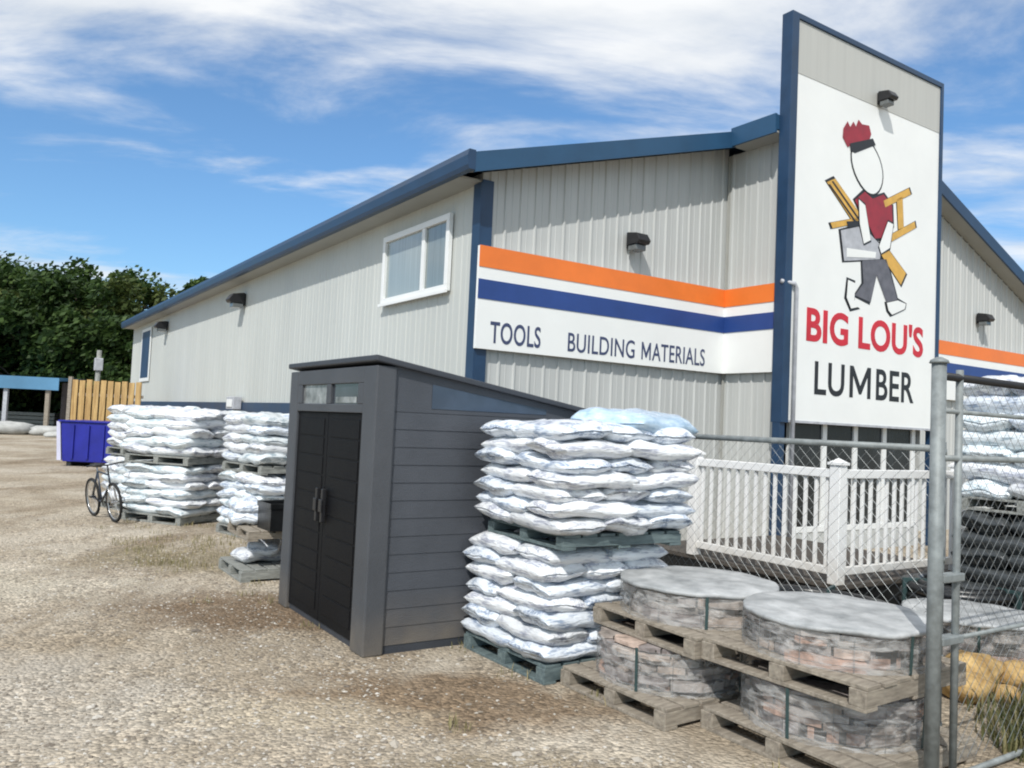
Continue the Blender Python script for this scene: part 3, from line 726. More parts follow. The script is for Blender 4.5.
# loads behind the fence on the right
bagblack = mat('black_bag', (.045,.05,.052), .35, .5, 6, .5, 14, coat=.2)
pallet(8.15, 3.45, 0, .05, 'pallet on the ground behind the wire fence at the right edge', wood, 1.2, 1.1)
bags_load(8.15, 3.45, .05, .12, 1.05, 6, 'low black load behind the wire gate', 'black bags behind the fence', [bagblack], 1.2, 1.1, seed=9)
for o in bpy.data.objects:
    if o.get('group') == 'black bags behind the fence': o['label'] = o['label'].replace('white ', 'black plastic ')
pallet(8.15, 3.45, 1.07, .02, 'pallet between the black bags and the white bags behind the fence', wood2, 1.2, 1.1)
bags_load(8.15, 3.45, .02, 1.19, 2.25, 7, 'tall white load behind the wire gate', G1, [bagm, bagm3, bagm2], 1.2, 1.1, seed=10)

# small crates left of the shed
pallet(2.76, 8.50, 0, .0, 'small grey pallet on the gravel at the left side of the shed', wood2, .9, .85)
def lump(name, label, cat, u, v, z, s, m, seed, group=None, box_like=False):
    rng = random.Random(seed); mb = MB(); off = Vector((seed*3.1, 0, 0)); n = 9
    vs = []; fs = []
    for j in range(n+1):
        th = math.pi*j/n
        for i in range(2*n):
            ph = math.pi*i/n; d = Vector((math.sin(th)*math.cos(ph), math.sin(th)*math.sin(ph), math.cos(th)))
            p = 4 if box_like else 2.4
            k = (abs(d.x)**p+abs(d.y)**p+abs(d.z)**p)**(-1/p)
            r = k*(1+.22*noise.noise(d*1.6+off)+.10*noise.noise(d*4+off)); vs.append((d.x*r*s[0], d.y*r*s[1], max(-s[2], d.z*r*s[2])+s[2]))
    for j in range(n):
        for i in range(2*n): fs.append((j*2*n+i, j*2*n+(i+1) % (2*n), (j+1)*2*n+(i+1) % (2*n), (j+1)*2*n+i))
    mb.add(vs, fs); o = mb.build(name, m, smooth=not box_like); o.location = W(u, v, z); o.rotation_euler.z = TH+rng.random()*.6
    return tag(o, label, cat, group)
def small_bag(u, v, z, sc_, label, m, k, rot=0, tilt=(0,0)):
    ob = bpy.data.objects.new('bag', bag_mesh(k, m)); COL.objects.link(ob); ob.location = W(u, v, z); ob.scale = sc_; ob.rotation_euler = (tilt[0], tilt[1], TH+rot)
    return tag(ob, label, 'bag', 'small bags on the low crates')
small_bag(2.62, 8.53, .12, (.5,.34,.16), 'crumpled grey-white bag on the lower small pallet left of the shed', bagm2, 3, .3)
small_bag(2.65, 8.50, .22, (.46,.32,.15), 'second crumpled bag lying on the bag of the lower small pallet', bagm, 7, 1.2)
for i, (a, b) in enumerate([(-.38,-.36),(.30,-.36),(-.38,.28),(.30,.28)]):
    pass
pc = thing('timber_bearers', 'short timber bearers carrying the upper small pallet left of the shed', 'timber', (2.80, 8.50, .12))
for (a, b) in [(.05,-.38),(.30,-.38),(.05,.30),(.30,.30)]:
    MB().box(a, a+.10, b, b+.10, 0, .27).build('bearer', wood, pc, bevel=.004)
pallet(2.82, 8.50, .39, -.03, 'upper small brown pallet left of the shed holding a black crate', wood, .9, .85, h=.10)
cr = thing('black_crate', 'open black plastic crate on the upper small pallet left of the shed', 'crate', (2.78, 8.22, .49), .05)
MB().box(-.24, .24, -.18, .18, 0, .02).build('floor', blackpoly, cr)
for (x0, x1, y0, y1) in [(-.24,.24,-.18,-.165),(-.24,.24,.165,.18),(-.24,-.225,-.165,.165),(.225,.24,-.165,.165)]:
    MB().box(x0, x1, y0, y1, .02, .26).build('side_wall', blackpoly, cr)
MB().box(-.25, .25, -.19, -.181, .22, .27).box(-.25, .25, .181, .19, .22, .27).box(-.25, -.241, -.181, .181, .22, .27).box(.241, .25, -.181, .181, .22, .27).build('rim', blackpoly, cr)
small_bag(2.50, 8.74, .48, (.50,.32,.17), 'white bag lying left of the black crate on the upper small pallet', bagm, 5, 1.4)
small_bag(2.50, 8.72, .59, (.48,.30,.16), 'white bag on top of another bag left of the black crate', bagm, 9, 1.5)

# ------------------------------------------------------------------ flagstone bundles
def stone_bundle(u, v, z, rad, h, label, rot, seed, lid=True, tilt=0):
    t = thing('flagstone_bundle', label, 'stone bundle', (u, v, z), rot, 'wrapped flagstone bundles')
    rng = random.Random(seed); mb = MB(); zz = 0.0
    while zz < h-.012:
        th_ = rng.uniform(.024, .070); th_ = min(th_, h-zz)
        a = rng.random()*6.28; end = a+2*math.pi
        while a < end-.05:
            da = min(rng.uniform(.22, 1.1), end-a); r1 = rad*rng.uniform(.84, 1.04); n = 4; poly = []
            zj = rng.uniform(-.004,.004)
            for k in range(n+1):
                aa = a+.015+(da-.03)*k/n; rr = r1*rng.uniform(.93,1.03); poly.append((rr*math.cos(aa), rr*math.sin(aa)))
            for k in (n, 0):
                aa = a+.015+(da-.03)*k/n; poly.append((.45*rad*math.cos(aa), .45*rad*math.sin(aa)))
            mb.prism(poly, 'z', zz+.003+zj, zz+th_-.002+zj); a += da
        zz += th_
    mb.build('stones', stonem, t)
    MB().tube([(rad*.40*math.cos(k), rad*.40*math.sin(k), h/2) for k in (0, 1)], .001).v
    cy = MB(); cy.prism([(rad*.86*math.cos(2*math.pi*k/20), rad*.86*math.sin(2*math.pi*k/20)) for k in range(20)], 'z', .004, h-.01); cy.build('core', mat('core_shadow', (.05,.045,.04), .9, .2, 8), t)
    if lid:
        lm = MB(); n = 40; ring = []; zt = h
        offs = [1+.035*noise.noise(Vector((math.cos(2*math.pi*k/n)*1.5, math.sin(2*math.pi*k/n)*1.5, seed))) for k in range(n)]
        def rr(f, zf): return [(rad*1.04*f*offs[k]*math.cos(2*math.pi*k/n), rad*1.04*f*offs[k]*math.sin(2*math.pi*k/n), zt+zf+.012*noise.noise(Vector((math.cos(2*math.pi*k/n)*f*3, math.sin(2*math.pi*k/n)*f*3, seed+5)))) for k in range(n)]
        rings = [rr(1.01, .002), rr(1.015, .02), rr(.995, .027), rr(.8, .030), rr(.55, .033), rr(.28, .035), rr(.05, .036)]
        vs = [p for r_ in rings for p in r_]; fs = [(a*n+k, a*n+(k+1) % n, (a+1)*n+(k+1) % n, (a+1)*n+k) for a in range(len(rings)-1) for k in range(n)]
        fs.append(tuple(range((len(rings)-1)*n, len(rings)*n))); fs.append(tuple(range(n))[::-1])
        lm.add(vs, fs).build('lid', capm, t, smooth=True)
    # wire mesh wrap + strap
    wm = MB(); R2 = rad*1.045; n = 36
    for k in range(0, n, 3):
        a0 = 2*math.pi*k/n
        wm.tube([(R2*math.cos(a0), R2*math.sin(a0), 0), (R2*math.cos(a0), R2*math.sin(a0), h)], .0016, 3, cap=False)
    zz = .03
    while zz < h:
        wm.tube([(R2*math.cos(2*math.pi*k/n), R2*math.sin(2*math.pi*k/n), zz) for k in range(n)], .0016, 3, closed=True); zz += .10
    wm.build('wire_wrap', wirem, t)
    fm = MB(); nn = 48
    vs = [(rad*(1.05+.018*math.sin(k*2.7+z_*9))*math.cos(2*math.pi*k/nn), rad*(1.05+.018*math.sin(k*2.7+z_*9))*math.sin(2*math.pi*k/nn), z_*h) for z_ in (0,.25,.5,.75,1) for k in range(nn)]
    fm.add(vs, [(j*nn+k, j*nn+(k+1)%nn, (j+1)*nn+(k+1)%nn, (j+1)*nn+k) for j in range(4) for k in range(nn)]).build('shrink_wrap', film, t, smooth=True)
    for a0 in (math.pi*1.02, math.pi*1.5):
        ca, sa = math.cos(a0), math.sin(a0); st = MB()
        d = Vector((-sa, ca, 0))*.009
        pts = [Vector((R2*1.01*ca, R2*1.01*sa, 0)), Vector((R2*1.03*ca, R2*1.03*sa, h+.01))]
        for i in range(1):
            p, q = pts[i], pts[i+1]; off = Vector((ca*.002, sa*.002, .002))
            st.add([p-d, p+d, q+d, q-d, p-d+off, p+d+off, q+d+off, q-d+off], [(0,1,2,3),(4,7,6,5),(0,4,5,1),(2,6,7,3),(1,5,6,2),(0,3,7,4)])
        st.build('strap', straps, t)
    return t
GP = 'wooden pallets under the stock'
pallet(3.78, 3.79, 0, .03, 'weathered pallet on the gravel under the left flagstone bundles', wood, .98, .92)
stone_bundle(3.80, 3.79, .12, .44, .245, 'low flagstone bundle at the bottom of the left pile, beside the bag stack', .3, 21, lid=False)
pallet(4.02, 3.76, .37, -.04, 'weathered pallet between the two left flagstone bundles', wood, 1.0, .95)
stone_bundle(4.04, 3.80, .49, .475, .18, 'flagstone bundle under a pale round lid on the left pile', .8, 22)
pallet(4.03, 2.77, 0, -.02, 'weathered pallet on the gravel under the right flagstone bundles', wood, 1.0, 1.0)
stone_bundle(4.05, 2.80, .12, .46, .245, 'low flagstone bundle at the bottom of the right pile, by the fence post', .1, 23, lid=False)
pallet(4.02, 2.80, .38, .03, 'pale new-looking pallet between the two right flagstone bundles', wood, .94, 1.0)
stone_bundle(4.07, 2.80, .50, .475, .18, 'flagstone bundle under a large pale round lid, nearest the camera', 1.3, 24)
pallet(6.45, 3.28, 0, .1, 'pallet behind the wire fence under a flagstone bundle', wood, 1.0, 1.0)
stone_bundle(6.45, 3.28, .12, .46, .24, 'flagstone bundle with pale lid standing alone behind the wire fence', .5, 25)

# ------------------------------------------------------------------ wire fence
fe = thing('chain_link_fence', 'low galvanised chain link fence running behind the flagstone piles', 'fence', (4.62, 2.54, 0))
def wires(length, z0, z1, cell=.08, r=.0012):
    mb = MB(); H = z1-z0; s = -H
    while s < length:
        for sg_ in (1, -1):
            # line from (s,0) to (s+H,H), mirrored for sg_-1
            a0 = max(0, -s); a1 = min(H, length-s)
            if a1 <= a0: continue
            if sg_ == 1: p, q = (s+a0, z0+a0), (s+a1, z0+a1)
            else: p, q = (s+a0, z1-a0), (s+a1, z1-a1)
            mb.tube([(p[0], .0025*sg_, p[1]), (q[0], .0025*sg_, q[1])], r, 4, cap=False)
        s += cell*1.0
    return mb
LV = 2.68
o = wires(LV, .04, 1.60).build('mesh', wirem, fe); o.rotation_euler.z = R(90)
MB().tube([(0, .0, 1.62), (0, LV, 1.62)], .021, 10).build('top_rail', galv, fe, smooth=True)
MB().tube([(0, .0, .05), (0, LV, .05)], .006, 6).build('bottom_wire', galv, fe)
for y in (2.65,): MB().tube([(0, y, 0), (0, y, 1.66)], .03, 10).build('post', galv, fe, smooth=True)
MB().tube([(0, 0, 0), (0, 0, 1.66)], .03, 12).build('corner_post', galv, fe, smooth=True)
for z in (1.60, 1.0, .45, .08):
    MB().tube([(0, 0, z-.02), (0, 0, z+.02)], .034, 16).build('clamp', galv, fe, smooth=True)
gt = thing('wire_gate', 'tall chain link gate with tubular frame hung on its thick round post', 'gate', (3.92, 2.17, 0))
GL = 3.2; g0 = .19
MB().tube([(0, 0, 0), (0, 0, 2.04)], .034, 16).build('post', galv, gt, smooth=True)
MB().tube([(0, 0, 2.04), (0, 0, 2.055), (0, 0, 2.07)], [.046, .04, .012], 16).build('post_cap', galv, gt, smooth=True)
o = wires(GL-g0-.05, .10, 1.98).build('mesh', wirem, gt); o.location = (g0+.02, 0, 0)
MB().tube([(g0, 0, .06), (g0, 0, 2.02)], .018, 10).build('frame_upright', galv, gt, smooth=True)
MB().tube([(GL, 0, .06), (GL, 0, 2.02)], .018, 10).build('frame_upright', galv, gt, smooth=True)
MB().tube([(.05, 0, 1.98), (GL, 0, 1.98)], .020, 10).build('frame_rail', darkmetal, gt, smooth=True)
MB().tube([(.05, 0, 1.81), (GL, 0, 1.81)], .012, 10).build('frame_rail', galv, gt, smooth=True)
MB().tube([(.05, 0, 1.58), (GL, 0, 1.58)], .016, 10).build('frame_rail', galv, gt, smooth=True)
MB().tube([(.05, 0, .03), (GL, 0, .03)], .016, 10).build('frame_rail', galv, gt, smooth=True)
for z in (1.0, .70): 
    MB().box(.03, g0+.03, -.03, .03, z-.02, z+.02).build('hinge', galv, gt, bevel=.006)
MB().tube([(g0, 0, .70), (GL, 0, .70)], .012, 8).build('frame_rail', galv, gt, smooth=True)

# ------------------------------------------------------------------ entrance deck and balustrade
dk = thing('entrance_deck', 'low wooden entrance deck with dark skirt behind the wire fence', 'deck', (6.62, 4.55, 0))
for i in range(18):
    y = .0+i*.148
    MB().box(0, 2.5, y, y+.142, .29, .33).build('deck_board', mat('deck_wood_shaded', (.07,.06,.05), .8, .3, 6, .3, 50), dk)  # boards coloured dark to stand in for the shade at the entrance
MB().box(.03, 2.47, .03, .06, .0, .288).box(.03, .06, .061, 2.6, 0, .288).build('skirt', blackpoly, dk)
rl = thing('balustrade', 'white vinyl picket balustrade around the entrance deck', 'railing', (6.66, 4.60, .332))
RH = 1.06
def rail_run(p, q, n, last=True):
    p = Vector(p); q = Vector(q); d = q-p; L_ = d.length; ang = math.atan2(d.y, d.x); M = Matrix.Rotation(ang, 3, 'Z')
    def bx(x0, x1, w, z0, z1):
        mb = MB().box(x0, x1, -w/2, w/2, z0, z1); mb.v = [tuple(M @ Vector(a) + p) for a in mb.v]; return mb
    bx(.05, L_-.05, .075, RH-.10, RH-.02).build('top_rail', vinyl, rl, bevel=.006)
    bx(.05, L_-.05, .05, .08, .15).build('bottom_rail', vinyl, rl, bevel=.004)
    for i in range(n):
        x = .05+(L_-.10)*(i+.5)/n; bx(x-.015, x+.015, .030, .151, RH-.101).build('baluster', vinyl, rl, bevel=.003)
rail_run((0, 0, 0), (0, 1.75, 0), 14); rail_run((0, 0, 0), (2.05, 0, 0), 15)
for (x, y) in ((0, 0), (0, 1.75), (2.05, 0)):
    t = MB().box(x-.055, x+.055, y-.055, y+.055, 0, RH+.02).build('post', vinyl, rl, bevel=.006)
    MB().prism([(x-.07, y-.07), (x+.07, y-.07), (x+.07, y+.07), (x-.07, y+.07)], 'z', RH+.021, RH+.045).add([(x-.06,y-.06,RH+.0455),(x+.06,y-.06,RH+.0455),(x+.06,y+.06,RH+.0455),(x-.06,y+.06,RH+.0455),(x,y,RH+.085)], [(0,1,4),(1,2,4),(2,3,4),(3,0,4),(3,2,1,0)]).build('post_cap', vinyl, t)

# coils of black drain pipe behind the fence
def coil(u, v, z, Rr, rings, label, tilt=0, r=.045):
    t = thing('pipe_coil', label, 'pipe coil', (u, v, z), 0, 'coils of black drain pipe'); mb = MB(); rng = random.Random(int(u*10+z*100))
    for k in range(rings):
        for (dr, dz) in ((0, 0), (.085, .02)):
            pts = []
            for i in range(28):
                a = 2*math.pi*i/28; q = Rr-dr+.015*math.sin(3*a+k); pts.append((q*math.cos(a), q*math.sin(a), r+k*.085+dz+.008*math.sin(2*a+k)))
            mb.tube(pts, r, 8, closed=True)
    mb.build('pipe', blackpoly, t, smooth=True)
    for a in (0.4, 2.5, 4.6):
        MB().box(Rr-.15, Rr+.055, -.012, .012, 0, rings*.085+.03, rot=Matrix.Rotation(a, 3, 'Z'), piv=(0,0,0)).build('tie', straps, t)
coil(5.50, 3.95, 0, .50, 5, 'coil of black drain pipe behind the fence, left of the others')
coil(7.40, 3.85, 0, .46, 5, 'coil of black drain pipe between the deck and the lone flagstone bundle')
coil(5.45, 5.35, 0, .50, 4, 'coil of black drain pipe beside the deck, farthest back')
# tyres at the right
def tyre(u, v, z, label, rot, lean):
    t = thing('tyre', label, 'tyre', (u, v, z), rot, 'old tyres behind the fence'); mb = MB(); vs = []; n = 28; prof = [(.33,-.05),(.36,-.10),(.31,-.115),(.22,-.10),(.19,-.08),(.19,.08),(.22,.10),(.31,.115),(.36,.10),(.33,.05)]
    prof = [(.19,-.08),(.24,-.105),(.31,-.105),(.345,-.075),(.35,0),(.345,.075),(.31,.105),(.24,.105),(.19,.08),(.205,0)]
    m_ = len(prof)
    for i in range(n):
        a = 2*math.pi*i/n
        vs += [(r*math.cos(a), y, r*math.sin(a)+.35) for r, y in prof]
    fs = [(i*m_+j, i*m_+(j+1) % m_, ((i+1) % n)*m_+(j+1) % m_, ((i+1) % n)*m_+j) for i in range(n) for j in range(m_)]
    mb.add(vs, fs).build('tread', rubber, t, smooth=True); t.rotation_euler.x = lean
    hub = MB().prism([(.185*math.cos(2*math.pi*k/16), .35+.185*math.sin(2*math.pi*k/16)) for k in range(16)], 'y', -.03, .03); hub.build('rim', lgrey, t)
    return t
tyre(7.85, 2.95, 0, 'old tyre with grey rim leaning near the black bags behind the fence', .5, .18)

# yellow boulders behind the gate
rk = [(5.55,2.85,.17,.12),(5.85,2.98,.20,.15),(6.15,2.80,.16,.12),(5.75,2.70,.10,.07),(7.35,3.05,.18,.14)]
rl_ = ['yellow rock at the foot of the gate, nearest the thick post','largest yellow rock behind the gate','yellow rock right of the largest yellow rock behind the gate','smallest yellow rock in front of the others by the gate','yellow rock standing apart beyond the lone flagstone bundle']
for i, (u, v, r, h) in enumerate(rk):
    lump('yellow_rock', rl_[i], 'rock', u, v, -.02, (r*1.15, r*.9, h*.8), yrock, 30+i, 'yellow landscape rocks', box_like=False)

# ------------------------------------------------------------------ bicycle beside the far bags
def bicycle(u, v, rot):
    t = thing('bicycle', 'dark bicycle parked against the far white bags', 'bicycle', (u, v, 0), rot)
    r = .31; wb = .98
    def wheel(y):
        w = MB().tube([(0, y+r*math.cos(2*math.pi*i/28), .335+r*math.sin(2*math.pi*i/28)) for i in range(28)], .024, 8, closed=True).build('wheel', rubber, t, smooth=True)
        MB().tube([(0, y+(r-.03)*math.cos(2*math.pi*i/28), .335+(r-.03)*math.sin(2*math.pi*i/28)) for i in range(28)], .011, 6, closed=True).build('rim', chrome, w, smooth=True)
        s_ = MB()
        for i in range(16):
            a = 2*math.pi*i/16; s_.tube([(.02*(-1)**i, y, .335), (0, y+(r-.03)*math.cos(a), .335+(r-.03)*math.sin(a))], .0025, 3, cap=False)
        s_.build('spokes', chrome, w); MB().tube([(-.05, y, .335), (.05, y, .335)], .02, 8).build('hub', chrome, w)
    wheel(0); wheel(wb)
    f = MB(); bbk = (0, .56, .29); st = (0, .68, .80); hd = (0, .17, .78); hd2 = (0, .13, .64)
    for a, b in ((bbk, st), (hd, st), (hd2, bbk), (hd, hd2), ((0, wb, .335), bbk), ((0, wb, .335), st)): f.tube([a, b], .016, 8)
    f.build('frame', mat('bike_frame', (.03,.04,.06), .3, .2, 6), t, smooth=True)
    MB().tube([(-.05, 0, .335), (-.05, .11, .60), (0, .13, .64)], .012, 6).tube([(.05, 0, .335), (.05, .11, .60), (0, .13, .64)], .012, 6).build('fork', chrome, t, smooth=True)
    MB().tube([hd, (0, .20, .93)], .014, 8).tube([(-.30, .28, .95), (-.18, .19, .96), (0, .18, .94), (.18, .19, .96), (.30, .28, .95)], .013, 8).build('handlebar', darkmetal, t, smooth=True)
    MB().tube([st, (0, .70, .88)], .013, 8).build('seat_post', chrome, t)
    MB().prism([(-.075, .84), (-.08, .70), (-.02, .56), (.02, .56), (.08, .70), (.075, .84)], 'z', .88, .93).build('saddle', rubber, t, bevel=.02)
    MB().tube([(.03+.0, .56+.17*0, .29), (.03, .56, .29)], .01).v
    cr_ = MB().tube([(.04, .56+.09*math.cos(2*math.pi*i/16), .29+.09*math.sin(2*math.pi*i/16)) for i in range(16)], .006, 5, closed=True)
    cr_.tube([(.05, .56, .29), (.06, .44, .20)], .010, 6).tube([(-.05, .56, .29), (-.06, .68, .38)], .010, 6).box(.06, .15, .40, .48, .185, .205).box(-.15, -.06, .64, .72, .375, .395)
    cr_.build('crank', darkmetal, t)
    t.rotation_euler.y = R(-7); t.scale = (.86, .86, .86)
bicycle(1.86, 12.85, R(12))

# ------------------------------------------------------------------ blue bin, fence, shelter, trees far left
bn = thing('blue_waste_bin', 'deep blue waste bin with a white end standing by the tan board fence', 'bin', (2.95, 24.45, 0), R(-32))
MB().prism([(-.85, .12), (.85, .12), (.95, 1.18), (-.95, 1.18)], 'y', -.05, 1.35).build('body', bluebinm, bn, bevel=.02)
MB().prism([(-.99, .15), (-.88, .15), (-.965, 1.18), (-1.06, 1.18)], 'y', -.06, 1.36).build('end_panel', mat('bin_white', (.55,.55,.68), .4, .1, 3), bn)
for x in (-.6, -.2, .2, .6): MB().box(x-.03, x+.03, -.09, -.052, .2, 1.1).build('rib', bluebinm, bn)
MB().box(-1.0, 1.0, -.1, 1.4, 1.182, 1.22).build('rim', bluebinm, bn)
for x in (-.7, .7): MB().box(x-.06, x+.06, 0, 1.3, 0, .119).build('skid', darkmetal, bn)
wf = thing('board_fence', 'tan vertical board fence standing behind the blue bin', 'fence', (3.35, 26.5, 0), R(-30))
for i in range(10):
    x = -.95+i*.20; hh = 2.38+random.uniform(-.03,.03)
    MB().box(x, x+.155, -.02, .02, .05, hh).build('board', cedar, wf)
for z in (.5, 1.9): MB().box(-.95, 1.05, .0205, .07, z, z+.09).build('rail', wood, wf)
MB().box(-1.06, -.96, -.05, .05, 0, 2.45).build('post', wood, wf)
# open shelter with blue roof
sp_ = Vector((-27.0, 45.0, 0))
shl = bpy.data.objects.new('open_shelter', None); COL.objects.link(shl); shl.location = sp_; shl.rotation_euler.z = R(8)
tag(shl, 'open-sided storage shelter with blue metal roof in front of the trees', 'shelter')
MB().prism([(-1.2, 2.85), (6, 3.1), (6, 3.25), (-1.2, 3.0)], 'x', -14, 2.5).build('roof', mat('shelter_roof', (.06,.16,.28), .4, .15, .6), shl)
MB().box(-14, 2.5, -1.26, -1.205, 2.35, 3.02).build('fascia', mat('shelter_fascia', (.09,.23,.38), .45, .25, .35), shl)
MB().box(-14, 2.3, 5.6, 5.7, 0, 3.05).box(2.2, 2.3, 0, 5.59, 0, 2.8).build('wall', shelterw, shl)
for x in (-13.8, -9, -4.3, -.2, 1.9): MB().box(x-.1, x+.1, -1.1, -.9, 0, 2.36).build('post', lgrey if x < 0 else wood, shl)
for k, (x, m_, hh) in enumerate([(-8.5, wood2, 1.0), (-4.0, greyp, 1.5), (-.6, wood2, 1.1)]):
    t = bpy.data.objects.new('timber_bundle', None); COL.objects.link(t); t.location = sp_ + Vector((x, 1.5, 0)); t.rotation_euler.z = R(8)
    tag(t, ['grey timber bundle at the left under the blue-roofed shelter', 'tall dark timber bundle in the middle of the blue-roofed shelter', 'timber bundle at the right under the blue-roofed shelter'][k], 'timber bundle', 'timber bundles in the shelter')
    for j in range(int(hh/.22)):
        MB().box(-1.7, 1.7, 0, 1.2, j*.22+.02, j*.22+.20).build('course', m_, t)
for k, (x, y, s_) in enumerate([(-25.6, 41.5, .9), (-23.4, 42.2, .7), (-28.2, 42.0, 1.1), (-22.2, 40.6, .45)]):
    o = lump('gravel_pile', ['pale heap in front of the shelter, second from the left', 'small pale heap by the shelter post', 'largest pale heap left of the shelter opening', 'smallest pale heap nearest the board fence'][k], 'heap', 0, 0, -.15, (s_*1.6, s_, s_*.42), mat('pale_heap', (.42,.42,.40), .9, .2, 3, .5, 10), 60+k, 'pale heaps in front of the shelter')
    o.location = (x, y, -.1)
pl = thing('utility_post', 'short weathered post with a grey box above the board fence', 'post', (3.4, 29.0, 0))
MB().tube([(0,0,0),(0,0,3.4)], [.09,.07], 8).build('pole', wood2, pl, smooth=True); MB().box(-.12, .12, -.12, .10, 2.75, 3.15).build('box', lgrey, pl, bevel=.02)

def tree(x, y, H, Rw, seed, lm, label, nclump=60, lpc=190):
    rng = random.Random(seed); t = bpy.data.objects.new('tree', None); COL.objects.link(t); t.location = (x, y, 0)
    tag(t, label, 'tree', 'trees behind the yard')
    tr = MB(); tr.tube([(0,0,-.1),(rng.uniform(-.15,.15),rng.uniform(-.1,.1),H*.25),(rng.uniform(-.4,.4),0,H*.5),(rng.uniform(-.5,.5),0,H*.8)], [.26,.20,.13,.04], 8)
    cl = []
    for k in range(nclump):
        a = rng.random()*6.28; f = rng.random(); z = H*(.10+.86*f); rad = Rw*math.sin(math.pi*min(1, .18+.80*(1-f)*.95+.02))**.6*rng.uniform(.35, 1.0)
        cl.append(Vector((rad*math.cos(a), rad*math.sin(a), z)))
        if k % 4 == 0: tr.tube([(0,0,z*.6), cl[-1]*.55+Vector((0,0,z*.35)), tuple(cl[-1])], [.08,.05,.02], 5)
    tr.build('trunk', bark, t, smooth=True)
    V = []; Fc = []
    for c in cl:
        R_ = Rw*rng.uniform(.20, .36)
        for _ in range(lpc):
            d = Vector((rng.gauss(0,1), rng.gauss(0,1), rng.gauss(0,.75))).normalized()*R_*rng.random()**.4
            p = c+d; s_ = rng.uniform(.12, .26)
            n1_ = Vector((rng.gauss(0,1), rng.gauss(0,1), rng.gauss(0,1)+.8)).normalized(); a_ = n1_.orthogonal().normalized(); b_ = n1_.cross(a_); o_ = len(V)
            V += [tuple(p+a_*s_), tuple(p+b_*s_*.6), tuple(p-a_*s_), tuple(p-b_*s_*.6)]; Fc.append((o_, o_+1, o_+2, o_+3))
    me = bpy.data.meshes.new('crown'); me.from_pydata(V, [], Fc); me.materials.append(lm)
    o = bpy.data.objects.new('crown', me); COL.objects.link(o); o.parent = t
TD = [(-36,56,10.8,4.6,0,'tall dense tree at the left edge of the trees'),
      (-32,54,10.2,4.2,1,'broad tree behind the left part of the shelter'),
      (-28.2,53,9.9,4.0,0,'round-topped tree behind the middle of the shelter'),
      (-25.6,54,9.9,3.2,2,'lighter olive tree behind the right end of the shelter'),
      (-23.0,49.5,6.6,2.6,0,'dark bushy tree beside the far end of the store'),
      (-30.5,60,11.6,4.4,1,'taller tree rising behind the round-topped tree'),
      (-34,50,9.0,3.6,2,'lower tree in front at the far left'),
      (-22.7,58,11.3,1.9,1,'slim loose-crowned tree showing above the store roof'),
      (-41,60,12,5,0,'tree cut by the left edge of the picture'),
      (-26.0,49.6,7.4,3.0,0,'low bushy tree just behind the shelter roof'),
      (-29.8,50.2,7.6,3.2,0,'low bushy tree left of the other bushy tree behind the shelter'),
      (-36.5,63,12,5.0,0,'dark tree far back filling the gap at the left')]
for i, (x, y, H, Rw, k, lb) in enumerate(TD): tree(x, y, H, Rw, 200+i, leafs[k], lb)

# ------------------------------------------------------------------ sky, sun, camera
SUN_EL, SUN_AZ = 46, 196           # compass style azimuth measured clockwise from +Y
w = bpy.data.worlds.new('World'); sc.world = w; w.use_nodes = True
N = w.node_tree.nodes; L = w.node_tree.links; bg = N['Background']
sky = N.new('ShaderNodeTexSky'); sky.sky_type = 'NISHITA'; sky.sun_disc = False; sky.sun_elevation = R(SUN_EL); sky.sun_rotation = R(SUN_AZ)
sky.air_density = 1.0; sky.dust_density = 1.0; sky.ozone_density = 3.0
tc = N.new('ShaderNodeTexCoord'); sx = N.new('ShaderNodeSeparateXYZ'); L.new(tc.outputs['Generated'], sx.inputs[0])
def math_(op, a, b=None, clamp=False):
    m_ = N.new('ShaderNodeMath'); m_.operation = op; m_.use_clamp = clamp
    for i, q in enumerate((a, b)):
        if q is None: continue
        if isinstance(q, (int, float)): m_.inputs[i].default_value = q
        else: L.new(q, m_.inputs[i])
    return m_.outputs[0]
zc = math_('MAXIMUM', sx.outputs['Z'], 0.0); den = math_('ADD', zc, .16)
px = math_('DIVIDE', sx.outputs['X'], den); py = math_('DIVIDE', sx.outputs['Y'], den)
cx = N.new('ShaderNodeCombineXYZ'); L.new(px, cx.inputs[0]); L.new(py, cx.inputs[1])
mp = N.new('ShaderNodeMapping'); mp.inputs['Rotation'].default_value = (0, 0, R(-20)); mp.inputs['Scale'].default_value = (.75, 1.5, 1); mp.inputs['Location'].default_value = (2.3, .6, 0)
L.new(cx.outputs[0], mp.inputs[0])
n1 = N.new('ShaderNodeTexNoise'); n1.inputs['Scale'].default_value = 1.5; n1.inputs['Detail'].default_value = 9; n1.inputs['Roughness'].default_value = .60; n1.inputs['Distortion'].default_value = .35
L.new(mp.outputs[0], n1.inputs['Vector'])
n2 = N.new('ShaderNodeTexNoise'); n2.inputs['Scale'].default_value = .42; n2.inputs['Detail'].default_value = 3; L.new(mp.outputs[0], n2.inputs['Vector'])
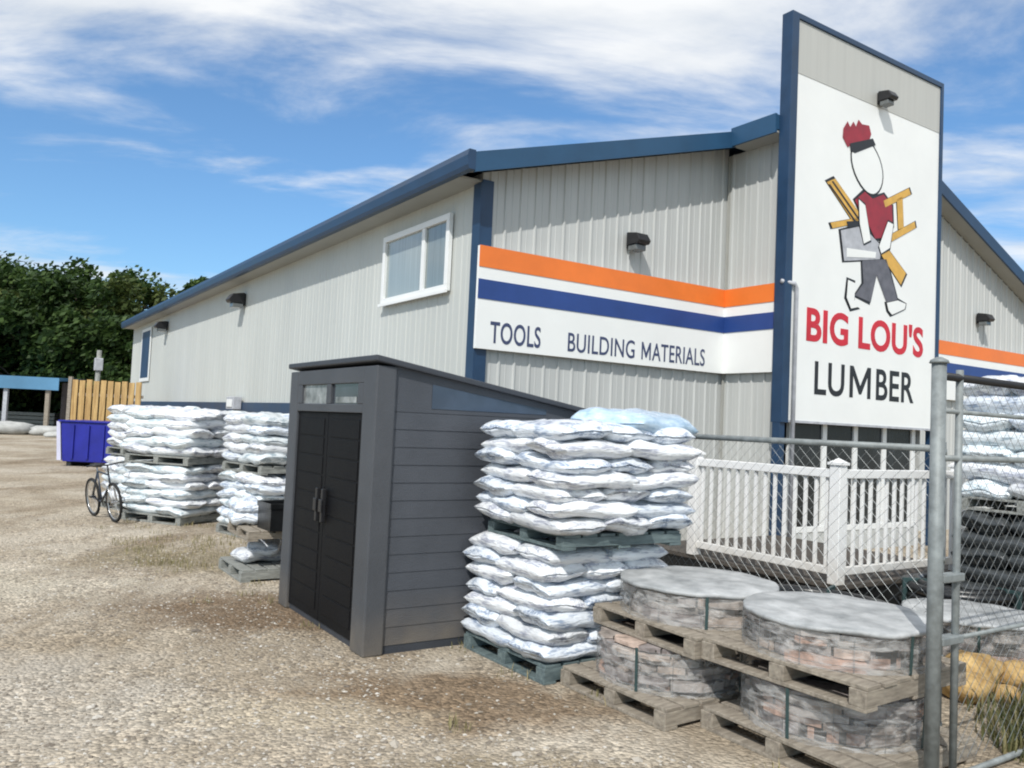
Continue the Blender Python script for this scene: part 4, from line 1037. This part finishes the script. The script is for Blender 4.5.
# more cloud overhead, clearer band lower down
cov = N.new('ShaderNodeMapRange'); cov.inputs['From Min'].default_value = .24; cov.inputs['From Max'].default_value = .43; cov.inputs['To Min'].default_value = -.055; cov.inputs['To Max'].default_value = .17
L.new(zc, cov.inputs['Value'])
s1 = math_('ADD', n1.outputs['Fac'], cov.outputs[0]); s2 = math_('MULTIPLY', math_('SUBTRACT', n2.outputs['Fac'], .5), .7); s3 = math_('ADD', s1, s2)
mr = N.new('ShaderNodeMapRange'); mr.inputs['From Min'].default_value = .40; mr.inputs['From Max'].default_value = .70; mr.interpolation_type = 'SMOOTHSTEP'; L.new(s3, mr.inputs['Value'])
n3 = N.new('ShaderNodeTexNoise'); n3.inputs['Scale'].default_value = 3.0; n3.inputs['Detail'].default_value = 6; L.new(mp.outputs[0], n3.inputs['Vector'])
cc = N.new('ShaderNodeValToRGB'); cc.color_ramp.elements[0].position = .35; cc.color_ramp.elements[0].color = (7.0,7.6,8.4,1); cc.color_ramp.elements[1].position = .6; cc.color_ramp.elements[1].color = (9.6,9.8,10.0,1)
L.new(n3.outputs['Fac'], cc.inputs[0])
tint = N.new('ShaderNodeMixRGB'); tint.blend_type = 'MULTIPLY'; tint.inputs[0].default_value = 1; tint.inputs[2].default_value = (1.10,1.46,1.66,1); L.new(sky.outputs[0], tint.inputs[1])
mx = N.new('ShaderNodeMixRGB'); L.new(mr.outputs[0], mx.inputs[0]); L.new(tint.outputs[0], mx.inputs[1]); L.new(cc.outputs[0], mx.inputs[2])
L.new(mx.outputs[0], bg.inputs[0]); bg.inputs[1].default_value = .10

sd = bpy.data.lights.new('sun', 'SUN'); sd.energy = 3.7; sd.angle = R(.6); sd.color = (1, .97, .92)
so = bpy.data.objects.new('sun', sd); COL.objects.link(so)
az, el = R(SUN_AZ), R(SUN_EL); dvec = Vector((math.sin(az)*math.cos(el), math.cos(az)*math.cos(el), math.sin(el)))
so.rotation_euler = dvec.to_track_quat('Z', 'Y').to_euler()

cam = bpy.data.cameras.new('camera'); co = bpy.data.objects.new('camera', cam); COL.objects.link(co); sc.camera = co
cam.sensor_width = 36; cam.lens = 820/1024*36; cam.clip_start = .05; cam.clip_end = 2000
p, r = R(2.8), R(2.6)
Fv = Vector((0, math.cos(p), math.sin(p))); Uv = Vector((0, -math.sin(p), math.cos(p))); Rv = Vector((1, 0, 0))
Rt = math.cos(r)*Rv + math.sin(r)*Uv; Up = math.cos(r)*Uv - math.sin(r)*Rv
co.matrix_world = Matrix(((Rt.x, Up.x, -Fv.x, 0), (Rt.y, Up.y, -Fv.y, 0), (Rt.z, Up.z, -Fv.z, 1.65), (0, 0, 0, 1)))
sc.view_settings.view_transform = 'Standard'; sc.view_settings.look = 'None'; sc.view_settings.exposure = 0; sc.view_settings.gamma = 1
sc.cycles.max_bounces = 6
sc.cycles.pixel_filter_type = 'BLACKMAN_HARRIS'; sc.cycles.filter_width = 2.0
